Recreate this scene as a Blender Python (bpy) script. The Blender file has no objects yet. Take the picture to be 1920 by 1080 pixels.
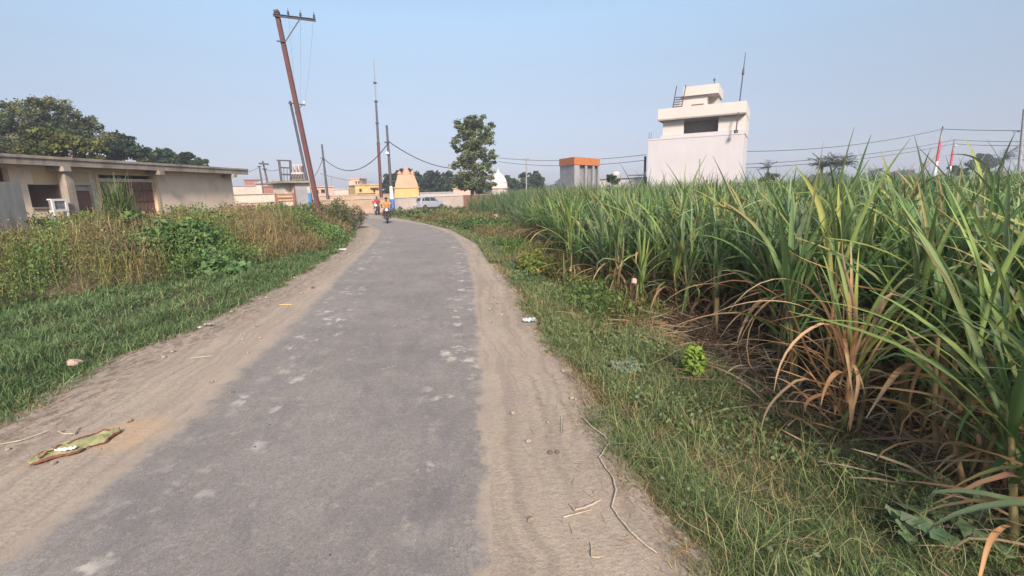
import bpy, math, random
import numpy as np
from mathutils import Vector, Matrix, noise
R = math.radians
random.seed(7); rng = np.random.default_rng(7)
scene = bpy.context.scene

# ------------------------------------------------------------------ camera
FPX, PITCH, ROLL, CAMH = 900.0, math.atan(182/900), R(1.4), 1.95
cam_d = bpy.data.cameras.new('camera'); cam = bpy.data.objects.new('camera', cam_d)
scene.collection.objects.link(cam); scene.camera = cam
cam_d.sensor_width = 36; cam_d.lens = FPX/1920*36; cam_d.clip_end = 6000; cam_d.clip_start = 0.05
CM = Matrix.Rotation(math.pi/2-PITCH, 3, 'X') @ Matrix.Rotation(-ROLL, 3, 'Z')
cam.matrix_world = Matrix.Translation((0, 0, CAMH)) @ CM.to_4x4()
CO = Vector((0, 0, CAMH))
# ------------------------------------------------------------------ sky, sun, exposure
SUN_EL, SUN_AZ = R(34), R(168)      # azimuth clockwise from +Y: the sun stands behind the viewer, to the right
world = bpy.data.worlds.new('World'); scene.world = world; world.use_nodes = True
wn = world.node_tree; wn.nodes.clear()
sky = wn.nodes.new('ShaderNodeTexSky'); sky.sky_type = 'NISHITA'; sky.sun_disc = False
sky.sun_elevation = SUN_EL; sky.sun_rotation = SUN_AZ
sky.air_density = 1.0; sky.dust_density = 0.8; sky.ozone_density = 1.5; sky.altitude = 200
tc = wn.nodes.new('ShaderNodeTexCoord'); sx = wn.nodes.new('ShaderNodeSeparateXYZ')
wn.links.new(tc.outputs['Generated'], sx.inputs[0])
ramp = wn.nodes.new('ShaderNodeValToRGB'); wn.links.new(sx.outputs['Z'], ramp.inputs[0])
SKYRAMP = [(0.0, (0.40, 0.41, 0.62)), (0.08, (0.49, 0.43, 0.49)), (0.16, (0.68, 0.56, 0.53)), (0.235, (0.87, 0.73, 0.64)), (0.31, (1.06, 0.95, 0.82)), (0.7, (1.4, 1.2, 0.95))]
e = ramp.color_ramp.elements
while len(e) < len(SKYRAMP): e.new(0.5)
for k, (p, c) in enumerate(SKYRAMP): e[k].position = p; e[k].color = (*c, 1)
rx = wn.nodes.new('ShaderNodeMapRange'); wn.links.new(sx.outputs['X'], rx.inputs[0])
for k, v_ in enumerate((-0.7, 0.7, 0.95, 1.0)): rx.inputs[k+1].default_value = v_
mux = wn.nodes.new('ShaderNodeVectorMath'); mux.operation = 'SCALE'; wn.links.new(ramp.outputs[0], mux.inputs[0]); wn.links.new(rx.outputs[0], mux.inputs['Scale'])
mul = wn.nodes.new('ShaderNodeVectorMath'); mul.operation = 'MULTIPLY'
wn.links.new(sky.outputs[0], mul.inputs[0]); wn.links.new(mux.outputs[0], mul.inputs[1])
bg = wn.nodes.new('ShaderNodeBackground'); bg.inputs[1].default_value = 0.115
wo = wn.nodes.new('ShaderNodeOutputWorld')
wn.links.new(mul.outputs[0], bg.inputs[0]); wn.links.new(bg.outputs[0], wo.inputs[0])
sun_d = bpy.data.lights.new('sun', 'SUN'); sun_d.energy = 3.1; sun_d.angle = R(11); sun_d.color = (1, 0.87, 0.75)
sun = bpy.data.objects.new('sun', sun_d); scene.collection.objects.link(sun)
sdir = Vector((math.sin(SUN_AZ)*math.cos(SUN_EL), math.cos(SUN_AZ)*math.cos(SUN_EL), math.sin(SUN_EL)))
sun.rotation_euler = sdir.to_track_quat('Z', 'Y').to_euler(); sun.location = (0, -20, 30)
vs = scene.view_settings; vs.view_transform = 'Standard'; vs.look = 'None'; vs.exposure = 1.05; vs.gamma = 1
scene.cycles.max_bounces = 6; scene.cycles.transparent_max_bounces = 4; scene.cycles.volume_bounces = 0

# ------------------------------------------------------------------ placing helpers (pixel of the photograph -> point in the place)
def ray(px, py): return CM @ Vector(((px-960)/FPX, (540-py)/FPX, -1))
def G(px, py, z=0.0):
    d = ray(px, py); t = (z-CAMH)/d.z; return CO + d*t
def D(px, py, dep): return CO + ray(px, py)*dep
def hor(px): return 540-182/math.cos(0)*1.0 - (px-960)*math.tan(ROLL) + 0.0
def AT(px, dep):
    p = D(px, hor(px), dep); return Vector((p.x, p.y, 0))
class Facade:
    def __init__(s, a, b):
        s.a = Vector((a.x, a.y, 0)); s.b = Vector((b.x, b.y, 0)); s.u = (s.b-s.a).normalized()
        s.n = Vector((s.u.y, -s.u.x, 0)); s.len = (s.b-s.a).length; s.rz = math.atan2(s.u.y, s.u.x)
        if s.n.dot(CO-s.a) < 0: s.n = -s.n
    def hit(s, px, py, off=0.0):          # off = metres in front of the facade
        d = ray(px, py); o = s.a+s.n*off
        t = (o-CO).dot(s.n)/d.dot(s.n); p = CO+d*t
        return ((p-s.a).dot(s.u), p.z)

# ------------------------------------------------------------------ object helpers
C = scene.collection
def tag(o, label=None, cat=None, group=None, kind=None):
    if label: o['label'] = label
    if cat: o['category'] = cat
    if group: o['group'] = group
    if kind: o['kind'] = kind
    return o
def empty(name, loc=(0, 0, 0), rz=0, label=None, cat=None, group=None):
    o = bpy.data.objects.new(name, None); C.objects.link(o); o.location = loc; o.rotation_euler = (0, 0, rz)
    o.empty_display_size = 0.2
    return tag(o, label, cat, group)
def copy_tree(o, parent=None, loc=None, rz=None):
    c = o.copy(); C.objects.link(c)
    if parent: c.parent = parent
    if loc is not None: c.location = loc
    if rz is not None: c.rotation_euler = (0, 0, rz)
    for ch in list(o.children): copy_tree(ch, c)
    return c
def mesh_np(name, V, F, mat, parent=None, col=None, smooth=False, uv=None):
    V = np.asarray(V, dtype=np.float32); F = np.asarray(F, dtype=np.int32)
    me = bpy.data.meshes.new(name); k = F.shape[1]
    me.vertices.add(len(V)); me.vertices.foreach_set('co', V.ravel())
    me.loops.add(F.size); me.loops.foreach_set('vertex_index', F.ravel())
    me.polygons.add(len(F)); me.polygons.foreach_set('loop_start', np.arange(0, F.size, k, dtype=np.int32))
    me.polygons.foreach_set('loop_total', np.full(len(F), k, dtype=np.int32))
    if smooth: me.polygons.foreach_set('use_smooth', np.ones(len(F), dtype=bool))
    me.update(calc_edges=True)
    if col is not None:
        a = me.color_attributes.new('col', 'FLOAT_COLOR', 'POINT')
        c4 = np.ones((len(V), 4), dtype=np.float32); c4[:, :3] = col; a.data.foreach_set('color', c4.ravel())
    if uv is not None:
        l = me.uv_layers.new(name='UVMap'); l.data.foreach_set('uv', np.asarray(uv, dtype=np.float32)[F.ravel()].ravel())
    me.materials.append(mat)
    o = bpy.data.objects.new(name, me); C.objects.link(o)
    if parent: o.parent = parent
    return o
def mk(name, parts, mat, parent=None, smooth=False, bevel=0):
    V = []; F = []
    for v, f in parts:
        n = len(V); V += [tuple(p) for p in v]; F += [[i+n for i in q] for q in f]
    me = bpy.data.meshes.new(name); me.from_pydata(V, [], F); me.update()
    if smooth:
        me.polygons.foreach_set('use_smooth', [True]*len(me.polygons))
    me.materials.append(mat)
    o = bpy.data.objects.new(name, me); C.objects.link(o)
    if parent: o.parent = parent
    if bevel:
        b = o.modifiers.new('bevel', 'BEVEL'); b.width = bevel; b.segments = 2; b.limit_method = 'ANGLE'
    if smooth:
        me.set_sharp_from_angle(angle=R(40))
    return o
def box(x0, x1, y0, y1, z0, z1):
    v = [(x, y, z) for z in (z0, z1) for y in (y0, y1) for x in (x0, x1)]
    return v, [(0, 2, 3, 1), (4, 5, 7, 6), (0, 1, 5, 4), (2, 6, 7, 3), (0, 4, 6, 2), (1, 3, 7, 5)]
def frame_axes(d):
    d = d.normalized(); a = Vector((0, 0, 1)) if abs(d.z) < 0.9 else Vector((1, 0, 0))
    s = d.cross(a).normalized(); return s, s.cross(d)
def tube(pts, rad, n=8, cap=True):
    pts = [Vector(p) for p in pts]
    if not hasattr(rad, '__len__'): rad = [rad]*len(pts)
    V = []; F = []
    s0 = None
    for i, p in enumerate(pts):
        d = (pts[min(i+1, len(pts)-1)]-pts[max(i-1, 0)])
        if s0 is None: s, t = frame_axes(d)
        else:
            d = d.normalized(); s = (s0-d*s0.dot(d)).normalized(); t = s.cross(d)
        s0 = s
        for k in range(n):
            a = 2*math.pi*k/n; V.append(p+(s*math.cos(a)+t*math.sin(a))*rad[i])
    for i in range(len(pts)-1):
        for k in range(n):
            F.append((i*n+k, i*n+(k+1) % n, (i+1)*n+(k+1) % n, (i+1)*n+k))
    if cap: F.append(tuple(range(n))[::-1]); F.append(tuple(range((len(pts)-1)*n, len(pts)*n)))
    return V, F
def bar(a, b, w, h):                                        # rectangular bar between two points
    a = Vector(a); b = Vector(b); s, t = frame_axes(b-a); V = []
    for p in (a, b):
        for i, j in ((-1, -1), (1, -1), (1, 1), (-1, 1)): V.append(p+s*i*w/2+t*j*h/2)
    return V, [(3, 2, 1, 0), (4, 5, 6, 7), (0, 1, 5, 4), (1, 2, 6, 5), (2, 3, 7, 6), (3, 0, 4, 7)]
def lathe(prof, n=20, c=(0, 0, 0)):
    V = []; F = []; c = Vector(c)
    for r, z in prof:
        for k in range(n):
            a = 2*math.pi*k/n; V.append(c+Vector((r*math.cos(a), r*math.sin(a), z)))
    for i in range(len(prof)-1):
        for k in range(n): F.append((i*n+k, i*n+(k+1) % n, (i+1)*n+(k+1) % n, (i+1)*n+k))
    F.append(tuple(range(n))[::-1]); F.append(tuple(range((len(prof)-1)*n, len(prof)*n)))
    return V, F
def xf(part, M):
    return [M @ Vector(p) for p in part[0]], part[1]
def loft(sections, closed=True):                           # list of rings with equal counts
    n = len(sections[0]); V = [p for s in sections for p in s]; F = []
    for i in range(len(sections)-1):
        for k in range(n): F.append((i*n+k, i*n+(k+1) % n, (i+1)*n+(k+1) % n, (i+1)*n+k))
    F.append(tuple(range(n))[::-1]); F.append(tuple(range((len(sections)-1)*n, len(sections)*n)))
    return V, F
def wall_cells(u0, u1, z0, z1, holes, y0, y1):
    us = sorted({u0, u1, *[h[0] for h in holes], *[h[1] for h in holes]}); us = [u for u in us if u0 <= u <= u1]
    out = []
    for i in range(len(us)-1):
        a, b = us[i], us[i+1]; m = (a+b)/2
        hs = sorted([(h[2], h[3]) for h in holes if h[0] < m < h[1]]); z = z0
        for h0, h1 in hs:
            if h0 > z+1e-4: out.append(box(a, b, y0, y1, z, h0))
            z = max(z, h1)
        if z < z1-1e-4: out.append(box(a, b, y0, y1, z, z1))
    return out

# ------------------------------------------------------------------ materials
def nn(nt, t, **kw):
    n = nt.nodes.new(t)
    for k, v in kw.items(): setattr(n, k, v)
    return n
def newmat(name):
    m = bpy.data.materials.new(name); m.use_nodes = True; nt = m.node_tree
    return m, nt, nt.nodes['Principled BSDF']
def ramp_node(nt, src, stops):
    r = nn(nt, 'ShaderNodeValToRGB'); nt.links.new(src, r.inputs[0]); el = r.color_ramp.elements
    while len(el) < len(stops): el.new(0.5)
    for k, (p, c) in enumerate(stops):
        el[k].position = p; el[k].color = (c, c, c, 1) if not hasattr(c, '__len__') else (*c, 1)
    return r.outputs[0]
def noise_node(nt, vec, scale, detail=4, rough=0.55, dist=0.0):
    n = nn(nt, 'ShaderNodeTexNoise'); n.inputs['Scale'].default_value = scale; n.inputs['Detail'].default_value = detail
    n.inputs['Roughness'].default_value = rough; n.inputs['Distortion'].default_value = dist
    if vec is not None: nt.links.new(vec, n.inputs['Vector'])
    return n.outputs['Fac']
def mixc(nt, fac, a, b, mode='MIX'):
    m = nn(nt, 'ShaderNodeMix', data_type='RGBA', blend_type=mode)
    for i, v in ((0, fac), (6, a), (7, b)):
        if hasattr(v, 'default_value'): nt.links.new(v, m.inputs[i])
        elif hasattr(v, '__len__'): m.inputs[i].default_value = (*v, 1)
        else: m.inputs[i].default_value = v
    return m.outputs[2]
def maths(nt, op, a, b=None, clamp=False):
    m = nn(nt, 'ShaderNodeMath', operation=op, use_clamp=clamp)
    for i, v in ((0, a), (1, b)):
        if v is None: continue
        if hasattr(v, 'default_value'): nt.links.new(v, m.inputs[i])
        else: m.inputs[i].default_value = v
    return m.outputs[0]
def bump(nt, bs, h, strength, dist=0.02):
    b = nn(nt, 'ShaderNodeBump'); b.inputs['Strength'].default_value = strength; b.inputs['Distance'].default_value = dist
    nt.links.new(h, b.inputs['Height']); nt.links.new(b.outputs[0], bs.inputs['Normal'])
def painted(name, c, c2=None, scale=1.5, rough=0.85, bmp=0.2, metal=0, fine=30, stain=None, streak=False):
    m, nt, bs = newmat(name); tcn = nn(nt, 'ShaderNodeTexCoord'); v = tcn.outputs['Object']
    c2 = c2 or tuple(x*0.75 for x in c)
    f = noise_node(nt, v, scale, 6, 0.65)
    col = mixc(nt, ramp_node(nt, f, [(0.35, 0.0), (0.65, 1.0)]), c, c2)
    if stain:
        mp = nn(nt, 'ShaderNodeMapping'); nt.links.new(v, mp.inputs[0]); mp.inputs['Scale'].default_value = (2.2, 2.2, 0.35) if streak else (1, 1, 1)
        g = noise_node(nt, mp.outputs[0], 1.3, 5, 0.6)
        col = mixc(nt, ramp_node(nt, g, [(0.5, 0.0), (0.72, 0.75)]), col, stain)
    nt.links.new(col, bs.inputs['Base Color']); bs.inputs['Roughness'].default_value = rough; bs.inputs['Metallic'].default_value = metal
    bump(nt, bs, noise_node(nt, v, fine, 4), bmp)
    return m
def foliage(name, gloss=0.5, trans=0.3):
    m, nt, bs = newmat(name); a = nn(nt, 'ShaderNodeAttribute', attribute_name='col')
    oi = nn(nt, 'ShaderNodeObjectInfo')
    hs = nn(nt, 'ShaderNodeHueSaturation'); nt.links.new(a.outputs['Color'], hs.inputs['Color'])
    mr = nn(nt, 'ShaderNodeMapRange'); nt.links.new(oi.outputs['Random'], mr.inputs[0]); mr.inputs[3].default_value = 0.8; mr.inputs[4].default_value = 1.2
    nt.links.new(mr.outputs[0], hs.inputs['Value'])
    nt.links.new(hs.outputs[0], bs.inputs['Base Color']); bs.inputs['Roughness'].default_value = gloss
    bs.inputs['Specular IOR Level'].default_value = 0.22
    tr = nn(nt, 'ShaderNodeBsdfTranslucent'); nt.links.new(hs.outputs[0], tr.inputs[0])
    mx = nn(nt, 'ShaderNodeMixShader'); mx.inputs[0].default_value = trans
    nt.links.new(bs.outputs[0], mx.inputs[1]); nt.links.new(tr.outputs[0], mx.inputs[2])
    nt.links.new(mx.outputs[0], nt.nodes['Material Output'].inputs[0])
    return m
M_LEAF = foliage('leaf_surface', 0.6, 0.3); M_GRASS = foliage('grass_surface', 0.6, 0.25); M_CANE = foliage('cane_leaf_surface', 0.55, 0.3)
M_DRY = foliage('dry_leaf_surface', 0.8, 0.2)
M_BARK = painted('bark', (0.16, 0.12, 0.09), (0.08, 0.06, 0.045), 6, 0.95, 0.6)
M_RUST = painted('rust_red_paint', (0.10, 0.022, 0.020), (0.06, 0.018, 0.016), 3, 0.6, 0.2)
M_DARKMETAL = painted('weathered_dark_metal', (0.07, 0.07, 0.085), (0.04, 0.035, 0.04), 4, 0.6, 0.2)
M_GREYPOLE = painted('grey_pole', (0.30, 0.31, 0.33), (0.2, 0.2, 0.21), 4, 0.7, 0.2)
M_WHITE = painted('white_paint', (0.78, 0.77, 0.76), (0.6, 0.58, 0.55), 2, 0.6, 0.1)
M_BLUE = painted('blue_paint', (0.05, 0.13, 0.42), (0.05, 0.1, 0.3), 2, 0.6, 0.1)
M_BLUELT = painted('light_blue_paint', (0.06, 0.3, 0.6), (0.05, 0.2, 0.4), 2, 0.6, 0.1)
M_RED = painted('red_paint', (0.5, 0.04, 0.05), (0.35, 0.03, 0.04), 2, 0.6, 0.1)
M_BLACK = painted('black_rubber', (0.02, 0.02, 0.022), (0.012, 0.012, 0.012), 5, 0.7, 0.1)
M_GLASS, _nt, _b = newmat('dark_glass'); _b.inputs['Base Color'].default_value = (0.03, 0.04, 0.05, 1); _b.inputs['Roughness'].default_value = 0.08
M_CONC = painted('raw_concrete', (0.38, 0.32, 0.26), (0.24, 0.20, 0.165), 1.6, 0.95, 0.5, stain=(0.10, 0.09, 0.085), streak=True)
M_WIRE = painted('cable', (0.05, 0.05, 0.06), None, 2, 0.6, 0)
def sand_col(nt, v, orange=0.0):
    f1 = noise_node(nt, v, 0.9, 6, 0.6); f2 = noise_node(nt, v, 9, 6, 0.7)
    c = mixc(nt, ramp_node(nt, f1, [(0.35, 0.0), (0.65, 1.0)]), (0.40, 0.325, 0.255), (0.335, 0.275, 0.22))
    c = mixc(nt, ramp_node(nt, f2, [(0.5, 0.0), (0.75, 0.55)]), c, (0.27, 0.2, 0.145))
    f3 = noise_node(nt, v, 60, 3, 0.7)
    return mixc(nt, ramp_node(nt, f3, [(0.35, 0.35), (0.5, 0.0)]), c, (0.22, 0.16, 0.115))
# ------------------------------------------------------------------ lines of the road and its verges: x as a function of y
def line(pix, tail=None, near=None):
    p = sorted([(G(*q).y, G(*q).x) for q in pix]); ys = [a for a, b in p]; xs = [b for a, b in p]
    s = (xs[1]-xs[0])/(ys[1]-ys[0]); ys = [ys[0]-12]+ys; xs = [xs[0]-(near if near is not None else s)*12]+xs
    if tail:
        for dy, x in tail: ys.append(ys[-1]+dy); xs.append(x)
    ys = np.array(ys); xs = np.array(xs)
    return lambda y: np.interp(y, ys, xs)
RL = line([(0, 1052), (130, 962), (280, 842), (400, 740), (470, 672), (540, 612), (600, 552), (640, 510), (680, 472), (705, 447), (711, 433), (692, 421), (662, 412)], [(0.4, -40)], 0.0)
RR = line([(905, 1080), (903, 900), (900, 700), (893, 600), (886, 520), (873, 468), (850, 440), (800, 422), (760, 416), (700, 409.5), (660, 405.5)], [(0.5, -40)], 0.0)
SL = line([(0, 800), (130, 722), (250, 662), (380, 612), (440, 580), (520, 540), (600, 492), (640, 466), (662, 442), (664, 425), (650, 413)], [(1.0, -40)], -0.1)
SR = line([(1300, 1080), (1288, 1035), (1220, 960), (1160, 880), (1110, 790), (1095, 740), (1040, 660), (985, 590), (965, 540), (930, 500), (900, 458), (850, 431), (800, 419), (770, 413), (740, 408), (700, 403)], [(4, -40)], 0.0)
WL = line([(0, 582), (150, 562), (300, 545), (450, 520), (560, 488), (620, 468), (652, 441), (655, 425), (640, 412)], [(3.0, -40)], -0.5)
CX = line([(1900, 1012), (1700, 905), (1550, 832), (1400, 745), (1280, 672), (1180, 596), (1120, 560), (1060, 512), (1010, 462), (960, 430), (930, 420), (880, 404)], [(30, -6)], 0.5)
def sst(t): t = np.clip(t, 0, 1); return t*t*(3-2*t)
def gz(x, y):
    x = np.asarray(x, float); y = np.asarray(y, float)
    dl = SL(y)-x; dr = x-SR(y)
    b = 0.035*np.sin(x*2.1+y*0.7)+0.03*np.sin(y*1.9-x*0.8)+0.02*np.sin(x*4.3+1.3*y)
    off = sst(np.maximum(dl, dr)/0.8)*np.exp(-np.hypot(x, y)/60)
    bank = 0.5*sst((WL(y)-x)/3.5)*(1-sst((y-24)/8))*sst((y+8)/6)
    ridge = (0.16+0.04*np.sin(y*1.7))*np.exp(-((dl-1.7-0.15*np.sin(y*0.9))/0.33)**2)*(y < 16)+0.12*np.exp(-((dl-0.8-0.1*np.sin(y*1.3))/0.28)**2)*(y < 16)+0.10*np.exp(-((dl-2.8)/0.4)**2)*(y < 12)
    drop = -0.12*sst((x-CX(y)+0.3)/1.0)*np.exp(-np.hypot(x, y)/40)
    return off*(b+0.03)+bank+ridge*sst((dl+0.1)/0.4)+drop
def jag(y, s, a): return a*(np.sin(y*3.1+s)+0.7*np.sin(y*7.3+2*s)+0.5*np.sin(y*17.1+3*s)+0.35*np.sin(y*41+s))/2

# ------------------------------------------------------------------ ground, shoulders, road, junction
M_SOIL, nt, bs = newmat('soil'); v = nn(nt, 'ShaderNodeTexCoord').outputs['Object']
c = mixc(nt, ramp_node(nt, noise_node(nt, v, 0.7, 6), [(0.4, 0.0), (0.6, 1.0)]), (0.075, 0.085, 0.04), (0.12, 0.10, 0.06))
c = mixc(nt, ramp_node(nt, noise_node(nt, v, 14, 4), [(0.45, 0.0), (0.7, 0.7)]), c, (0.05, 0.045, 0.03))
nt.links.new(c, bs.inputs['Base Color']); bs.inputs['Roughness'].default_value = 1; bump(nt, bs, noise_node(nt, v, 30, 4), 0.6)
def axis(lo, hi, st, far):
    a = list(np.arange(lo, hi+st/2, st)); k = st; p = hi; q = lo; L = []
    while p < far: k *= 1.35; p += k; q -= k; a.append(p); L.append(q)
    return np.array(sorted(L)+a)
gx = axis(-18, 14, 0.25, 3500); gy = axis(-4, 46, 0.25, 3500)
X, Y = np.meshgrid(gx, gy); Z = gz(X, Y)
near = (np.abs(X) < 60) & (Y < 70) & (Y > -40)
Z = np.where(near, Z, 0.0)-0.02*((X > SL(Y)-0.15) & (X < SR(Y)+0.15))
V = np.stack([X, Y, Z], -1).reshape(-1, 3); nx = len(gx); ny = len(gy)
I = (np.arange(ny-1)[:, None]*nx+np.arange(nx-1)[None]).ravel()
o = mesh_np('ground', V, np.stack([I, I+1, I+nx+1, I+nx], 1), M_SOIL, smooth=True); tag(o, kind='structure')
def strip(name, fl, fr, y0, y1, dy, nxs, z, mat, crown=0.0):
    ys = np.arange(y0, y1, dy); t = np.linspace(0, 1, nxs); L = fl(ys)[:, None]; Rr = fr(ys)[:, None]
    X = L+(Rr-L)*t[None]; Yv = np.repeat(ys[:, None], nxs, 1)
    Zv = z+crown*4*t*(1-t)[None]+0*X
    uv = np.stack([X-L, Rr-X], -1).reshape(-1, 2)
    Vv = np.stack([X, Yv, Zv], -1).reshape(-1, 3); n = len(ys); I = (np.arange(n-1)[:, None]*nxs+np.arange(nxs-1)[None]).ravel()
    return tag(mesh_np(name, Vv, np.stack([I, I+1, I+nxs+1, I+nxs], 1), mat, uv=uv, smooth=True), kind='structure')
# sandy shoulder
M_SAND, nt, bs = newmat('sand'); tcn = nn(nt, 'ShaderNodeTexCoord'); v = tcn.outputs['Object']
sc = sand_col(nt, v)
sp = nn(nt, 'ShaderNodeSeparateXYZ'); nt.links.new(tcn.outputs['UV'], sp.inputs[0]); so = nn(nt, 'ShaderNodeSeparateXYZ'); nt.links.new(v, so.inputs[0])
cb = nn(nt, 'ShaderNodeCombineXYZ'); nt.links.new(maths(nt, 'MULTIPLY', sp.outputs[1], 9.0), cb.inputs[0]); nt.links.new(maths(nt, 'MULTIPLY', so.outputs[1], 0.35), cb.inputs[1])
rut = noise_node(nt, cb.outputs[0], 1.0, 4, 0.6)
sc = mixc(nt, ramp_node(nt, rut, [(0.40, 0.65), (0.55, 0.0)]), sc, (0.25, 0.205, 0.165))
lim = ramp_node(nt, maths(nt, 'MULTIPLY', sp.outputs[0], 0.8), [(0.0, 1.0), (0.45, 0.9), (0.8, 0.0)])        # crumbly dark litter by the left grass
mpl = nn(nt, 'ShaderNodeMapping'); nt.links.new(v, mpl.inputs[0]); mpl.inputs['Scale'].default_value = (11, 5, 5); mpl.inputs['Rotation'].default_value = (0, 0, 0.35)
lit = ramp_node(nt, noise_node(nt, mpl.outputs[0], 1.0, 7, 0.8), [(0.46, 0.0), (0.58, 1.0)])
sc = mixc(nt, maths(nt, 'MULTIPLY', lim, lit), sc, (0.16, 0.115, 0.08))
lim2 = ramp_node(nt, sp.outputs[1], [(0.0, 1.0), (0.35, 0.0)])
sc = mixc(nt, maths(nt, 'MULTIPLY', lim2, lit), sc, (0.17, 0.12, 0.085))
vd = nn(nt, 'ShaderNodeVectorMath', operation='DISTANCE'); nt.links.new(v, vd.inputs[0]); vd.inputs[1].default_value = G(235, 815)   # spilled orange sand by the cloth
orange = maths(nt, 'ADD', vd.outputs['Value'], maths(nt, 'MULTIPLY', noise_node(nt, v, 3.5, 4), 0.5))
sc = mixc(nt, ramp_node(nt, orange, [(0.42, 0.6), (0.66, 0.0)]), sc, (0.47, 0.32, 0.19))
nt.links.new(sc, bs.inputs['Base Color']); bs.inputs['Roughness'].default_value = 1
hh = maths(nt, 'ADD', noise_node(nt, v, 22, 6, 0.7), maths(nt, 'MULTIPLY', rut, 0.8)); bump(nt, bs, hh, 0.55, 0.03)
strip('dirt_shoulder', lambda y: SL(y)+jag(y, 0.5, 0.06)-0.12, lambda y: SR(y)+jag(y, 2.5, 0.05)+0.1, -6, 48, 0.05, 60, 0.004, M_SAND)
# asphalt
M_ROAD, nt, bs = newmat('asphalt'); tcn = nn(nt, 'ShaderNodeTexCoord'); v = tcn.outputs['Object']
sp = nn(nt, 'ShaderNodeSeparateXYZ'); nt.links.new(tcn.outputs['UV'], sp.inputs[0]); so = nn(nt, 'ShaderNodeSeparateXYZ'); nt.links.new(v, so.inputs[0])
base = mixc(nt, ramp_node(nt, noise_node(nt, v, 0.8, 8, 0.7), [(0.40, 0.0), (0.60, 1.0)]), (0.200, 0.183, 0.174), (0.285, 0.255, 0.234))
cb = nn(nt, 'ShaderNodeCombineXYZ'); nt.links.new(maths(nt, 'MULTIPLY', sp.outputs[1], 5.0), cb.inputs[0]); nt.links.new(maths(nt, 'MULTIPLY', so.outputs[1], 0.3), cb.inputs[1])
trk = noise_node(nt, cb.outputs[0], 1.0, 5, 0.6)
base = mixc(nt, ramp_node(nt, trk, [(0.45, 0.0), (0.62, 0.5)]), base, (0.255, 0.225, 0.195))
cb2 = nn(nt, 'ShaderNodeCombineXYZ'); nt.links.new(maths(nt, 'MULTIPLY', sp.outputs[0], 2.2), cb2.inputs[0]); nt.links.new(maths(nt, 'MULTIPLY', so.outputs[1], 0.7), cb2.inputs[1])
base = mixc(nt, ramp_node(nt, noise_node(nt, cb2.outputs[0], 1.6, 8, 0.75, 0.3), [(0.50, 0.0), (0.66, 0.5)]), base, (0.135, 0.130, 0.135))
base = mixc(nt, ramp_node(nt, noise_node(nt, v, 5.3, 8, 0.8, 0.2), [(0.55, 0.0), (0.66, 0.65)]), base, (0.42, 0.37, 0.315))
base = mixc(nt, ramp_node(nt, noise_node(nt, v, 38, 4, 0.8), [(0.40, 0.45), (0.52, 0.0)]), base, (0.12, 0.11, 0.105))
base = mixc(nt, ramp_node(nt, noise_node(nt, v, 27, 3, 0.8), [(0.62, 0.0), (0.70, 0.6)]), base, (0.42, 0.37, 0.32))
grit = noise_node(nt, v, 130, 3, 0.8)
base = mixc(nt, ramp_node(nt, grit, [(0.38, 0.55), (0.5, 0.0)]), base, (0.085, 0.08, 0.08))
base = mixc(nt, ramp_node(nt, noise_node(nt, v, 85, 2, 0.6), [(0.62, 0.0), (0.72, 0.5)]), base, (0.42, 0.38, 0.34))
# pale worn pits in two lines, a hand's breadth in from each edge
mp = nn(nt, 'ShaderNodeMapping'); nt.links.new(v, mp.inputs[0]); mp.inputs['Scale'].default_value = (3.6, 3.0, 1)
wv = nn(nt, 'ShaderNodeTexNoise'); nt.links.new(mp.outputs[0], wv.inputs['Vector']); wv.inputs['Scale'].default_value = 3; wv.inputs['Detail'].default_value = 3
wa = nn(nt, 'ShaderNodeVectorMath', operation='SCALE'); nt.links.new(wv.outputs['Color'], wa.inputs[0]); wa.inputs['Scale'].default_value = 1.1
wb = nn(nt, 'ShaderNodeVectorMath', operation='ADD'); nt.links.new(mp.outputs[0], wb.inputs[0]); nt.links.new(wa.outputs[0], wb.inputs[1])
vo = nn(nt, 'ShaderNodeTexVoronoi'); vo.inputs['Scale'].default_value = 1.0; nt.links.new(wb.outputs[0], vo.inputs['Vector'])
pit = ramp_node(nt, vo.outputs['Distance'], [(0.16, 1.0), (0.36, 0.0)])
b1 = ramp_node(nt, maths(nt, 'MULTIPLY', sp.outputs[0], 0.333), [(0.08, 0.0), (0.16, 1.0), (0.28, 1.0), (0.36, 0.0)])
b2 = ramp_node(nt, maths(nt, 'MULTIPLY', sp.outputs[1], 0.333), [(0.01, 0.0), (0.05, 1.0), (0.15, 1.0), (0.22, 0.0)])
band = maths(nt, 'MAXIMUM', b1, b2)
gate = ramp_node(nt, noise_node(nt, v, 0.9, 3), [(0.42, 0.15), (0.55, 1.0)])
pf = maths(nt, 'MULTIPLY', maths(nt, 'MULTIPLY', pit, maths(nt, 'ADD', band, 0.06, True)), maths(nt, 'MULTIPLY', gate, 0.85))
base = mixc(nt, pf, base, (0.50, 0.45, 0.40))
# drifted sand over both edges
sc2 = sand_col(nt, v)
en = noise_node(nt, v, 3.0, 12, 0.85); en2 = maths(nt, 'MULTIPLY', maths(nt, 'SUBTRACT', en, 0.5), 0.9)
el = ramp_node(nt, maths(nt, 'ADD', sp.outputs[0], maths(nt, 'MULTIPLY', en2, 0.9)), [(0.0, 1.0), (0.12, 0.75), (0.22, 0.0)])
er = ramp_node(nt, maths(nt, 'ADD', sp.outputs[1], maths(nt, 'MULTIPLY', en2, 0.7)), [(0.0, 1.0), (0.05, 0.8), (0.10, 0.0)])
base = mixc(nt, maths(nt, 'MAXIMUM', el, er), base, sc2)
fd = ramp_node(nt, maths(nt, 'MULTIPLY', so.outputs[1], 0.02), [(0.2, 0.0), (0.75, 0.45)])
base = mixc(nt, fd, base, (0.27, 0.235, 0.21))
nt.links.new(base, bs.inputs['Base Color']); bs.inputs['Roughness'].default_value = 0.93
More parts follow.
